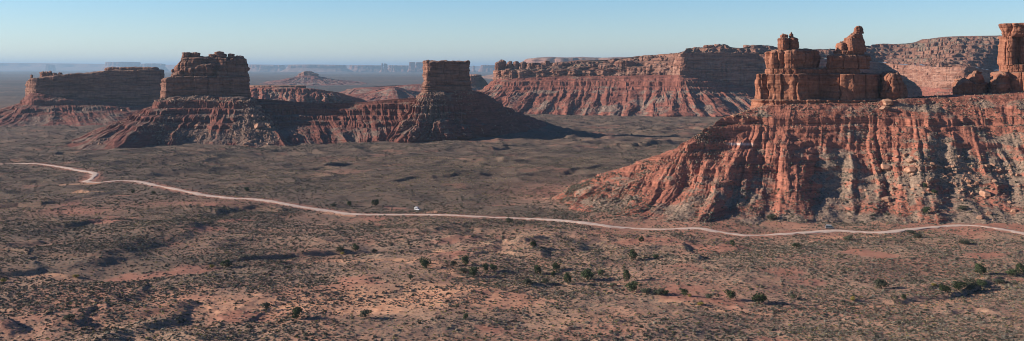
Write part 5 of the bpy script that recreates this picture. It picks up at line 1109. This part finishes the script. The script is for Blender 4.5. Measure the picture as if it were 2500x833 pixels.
# ------------------------------------------------------------ vehicles
white = simple('white_car_paint', (0.78, 0.79, 0.80), 0.3, spec=0.5); glass = simple('dark_window_glass', (0.015, 0.02, 0.025), 0.08, spec=0.8)
rubber = simple('black_rubber', (0.02, 0.02, 0.02), 0.85); steel = simple('wheel_alloy', (0.45, 0.45, 0.46), 0.35, 0.8); dark = simple('dark_plastic', (0.03, 0.03, 0.032), 0.6)
redl = simple('red_lamp_lens', (0.4, 0.02, 0.02), 0.25); clear = simple('lamp_lens', (0.6, 0.6, 0.58), 0.15); silver = simple('silver_grey_paint', (0.16, 0.165, 0.18), 0.35, 0.3, 0.5)
def extrude_profile(prof, y0, y1, taper=None, bev=0.05):
    bm = bmesh.new(); a = []; b = []
    for x, z in prof:
        t = (taper(z) if taper else 0); a.append(bm.verts.new((x, y0 + t, z))); b.append(bm.verts.new((x, y1 - t, z)))
    n = len(prof); bm.faces.new(a); bm.faces.new(b[::-1])
    for k in range(n): bm.faces.new((a[k], b[k], b[(k + 1) % n], a[(k + 1) % n]))
    bmesh.ops.recalc_face_normals(bm, faces=bm.faces)
    if bev: bmesh.ops.bevel(bm, geom=list(bm.edges), offset=bev, segments=2, affect='EDGES')
    return bm
def obj_bm(name, bm, mat, parent, loc=(0, 0, 0)):
    me = bpy.data.meshes.new(name); bm.to_mesh(me); bm.free(); me.materials.append(mat); o = bpy.data.objects.new(name, me); col.objects.link(o); o.parent = parent; o.location = loc; return o
def bx(name, size, loc, mat, parent, bev=0.015):
    bm = bmesh.new(); bmesh.ops.create_cube(bm, size=1.0)
    for v in bm.verts: v.co = Vector((v.co.x * size[0], v.co.y * size[1], v.co.z * size[2]))
    if bev: bmesh.ops.bevel(bm, geom=list(bm.edges), offset=min(bev, min(size) * 0.3), segments=2, affect='EDGES')
    return obj_bm(name, bm, mat, parent, loc)
def quadglass(name, pts, mat, parent, th=0.02):
    bm = bmesh.new(); P = [Vector(p) for p in pts]; n = (P[1] - P[0]).cross(P[2] - P[0]).normalized() * th
    a = [bm.verts.new(p + n) for p in P]; b = [bm.verts.new(p - n) for p in P]; bm.faces.new(a); bm.faces.new(b[::-1])
    for k in range(len(P)): bm.faces.new((a[k], b[k], b[(k + 1) % len(P)], a[(k + 1) % len(P)]))
    bmesh.ops.recalc_face_normals(bm, faces=bm.faces); return obj_bm(name, bm, mat, parent)
def wheel(parent, x, y, r=0.37, w=0.24):
    def ring(rr, ww, mat, name, par, loc):
        bm = bmesh.new(); bmesh.ops.create_cone(bm, cap_ends=True, segments=24, radius1=rr, radius2=rr, depth=ww)
        for v in bm.verts: v.co = Vector((v.co.x, v.co.z, v.co.y))
        bmesh.ops.bevel(bm, geom=[e for e in bm.edges if len(e.link_faces) == 2 and any(len(f.verts) > 4 for f in e.link_faces)], offset=ww * 0.15, segments=2, affect='EDGES')
        return obj_bm(name, bm, mat, par, loc)
    e = bpy.data.objects.new('wheel', None); col.objects.link(e); e.parent = parent; e.location = (x, y, r)
    ring(r, w, rubber, 'tyre', e, (0, 0, 0)); ring(r * 0.58, w + 0.03, steel, 'rim', e, (0, 0, 0)); return e
def van(u, v, label, rz, body_mat, L, Wd, Hh, hood, name, cat):
    p = hitT(u, v); nr = (0, 0, 1)
    e = empty(name, (p[0], p[1], p[2] + 0.02), label, cat, rz=rz); h = L / 2; w = Wd / 2; zb = 0.38
    prof = [(-h, zb), (h - 0.05, zb), (h, 0.75), (h - 0.12, 1.02), (h - hood, 1.22), (h - hood - 0.75, Hh - 0.08), (h - hood - 1.0, Hh), (-h + 0.25, Hh), (-h + 0.06, Hh - 0.12), (-h, 1.2)]
    obj_bm('body', extrude_profile(prof, -w, w, lambda z: max(0, (z - 1.15)) * 0.10), body_mat, e)
    ty = lambda z: w - max(0, z - 1.15) * 0.10 + 0.012
    z0, z1 = 1.25, Hh - 0.22
    for s in (-1, 1):
        n = 3; x1 = h - hood - 0.35; x0 = -h + 0.25
        for k in range(n):
            a = x0 + (x1 - x0) * k / n + 0.06; b = x0 + (x1 - x0) * (k + 1) / n - 0.06; bt = b - (0.42 if k == n - 1 else 0)
            quadglass('window', [(a, s * ty(z0), z0), (b, s * ty(z0), z0), (bt, s * ty(z1), z1), (a, s * ty(z1), z1)], glass, e)
        for x in (-h + 0.85, h - 0.85): wheel(e, x, s * (w - 0.1))
        bx('door_handle', (0.16, 0.03, 0.04), (h - hood - 1.2, s * (w + 0.02), 1.08), dark, e)
        m = bx('wing_mirror', (0.12, 0.2, 0.2), (h - hood - 0.3, s * (w + 0.12), 1.35), dark, e)
        bx('headlight', (0.08, 0.32, 0.18), (h - 0.02, s * (w - 0.28), 0.86), clear, e); bx('tail_light', (0.06, 0.14, 0.42), (-h - 0.01, s * (w - 0.13), 1.05), redl, e)
    xa, xb = h - hood + 0.02, h - hood - 0.72
    quadglass('windscreen', [(xa, -w + 0.15, 1.27), (xa, w - 0.15, 1.27), (xb + 0.02, w - 0.25, Hh - 0.12), (xb + 0.02, -w + 0.25, Hh - 0.12)], glass, e, 0.03)
    quadglass('rear_window', [(-h - 0.005, -w + 0.25, 1.3), (-h - 0.005, w - 0.25, 1.3), (-h + 0.03, w - 0.3, Hh - 0.3), (-h + 0.03, -w + 0.3, Hh - 0.3)], glass, e, 0.025)
    bx('bumper', (0.16, Wd * 0.96, 0.26), (h + 0.03, 0, 0.52), dark, e); bx('bumper', (0.16, Wd * 0.96, 0.24), (-h - 0.03, 0, 0.52), dark, e)
    bx('grille', (0.04, Wd * 0.45, 0.2), (h + 0.005, 0, 0.84), dark, e); bx('number_plate_holder', (0.03, 0.5, 0.13), (-h - 0.12, 0, 0.55), white, e)
    return e, h, w
e, h, w = van(2026, 560, 'dark sided white roofed camper van standing on the road below the castle', RAD(-14), silver, 5.4, 2.0, 2.35, 0.7, 'camper_van', 'van')
bx('pop_up_roof', (3.4, 1.7, 0.24), (-0.7, 0, 2.46), white, e, 0.06)
bx('rear_panel', (0.05, 1.86, 0.72), (-h - 0.03, 0, 0.98), white, e, 0.02)
e, h, w = van(1019, 514.5, 'white off road camper truck parked on bare ground beside the road, tailgate open', RAD(-36), white, 4.7, 2.0, 2.2, 1.0, 'camper_truck', 'truck')
bx('roof_box', (2.2, 1.6, 0.34), (-0.75, 0, 2.38), white, e, 0.06)
bx('open_tailgate', (1.15, 1.75, 0.06), (-h - 0.5, 0, 2.28), dark, e, 0.02)
bx('spare_wheel_cover', (0.22, 0.8, 0.8), (-h - 0.14, 0.2, 1.0), dark, e, 0.1)

# ------------------------------------------------------------ air
def haze_box():
    bm = bmesh.new(); bmesh.ops.create_cube(bm, size=1.0)
    zb, zt = -60.0, 480.0
    for v in bm.verts: v.co = Vector((v.co.x * 240000, v.co.y * 200000 + 60000, zb if v.co.z < 0 else zt))
    me = bpy.data.meshes.new('haze'); bm.to_mesh(me); bm.free()
    m = bpy.data.materials.new('pale_air'); m.use_nodes = True; nt = m.node_tree; nt.nodes.remove(nt.nodes['Principled BSDF'])
    pv = nt.nodes.new('ShaderNodeVolumePrincipled'); pv.inputs['Color'].default_value = (0.42, 0.65, 0.87, 1); pv.inputs['Density'].default_value = HAZE_DENSITY
    pv.inputs['Anisotropy'].default_value = 0.15
    nt.links.new(pv.outputs[0], nt.nodes['Material Output'].inputs['Volume'])
    o = link('haze', me, m); tag(o, 'thin blue haze filling the valley air', 'haze', kind='stuff')
haze_box()
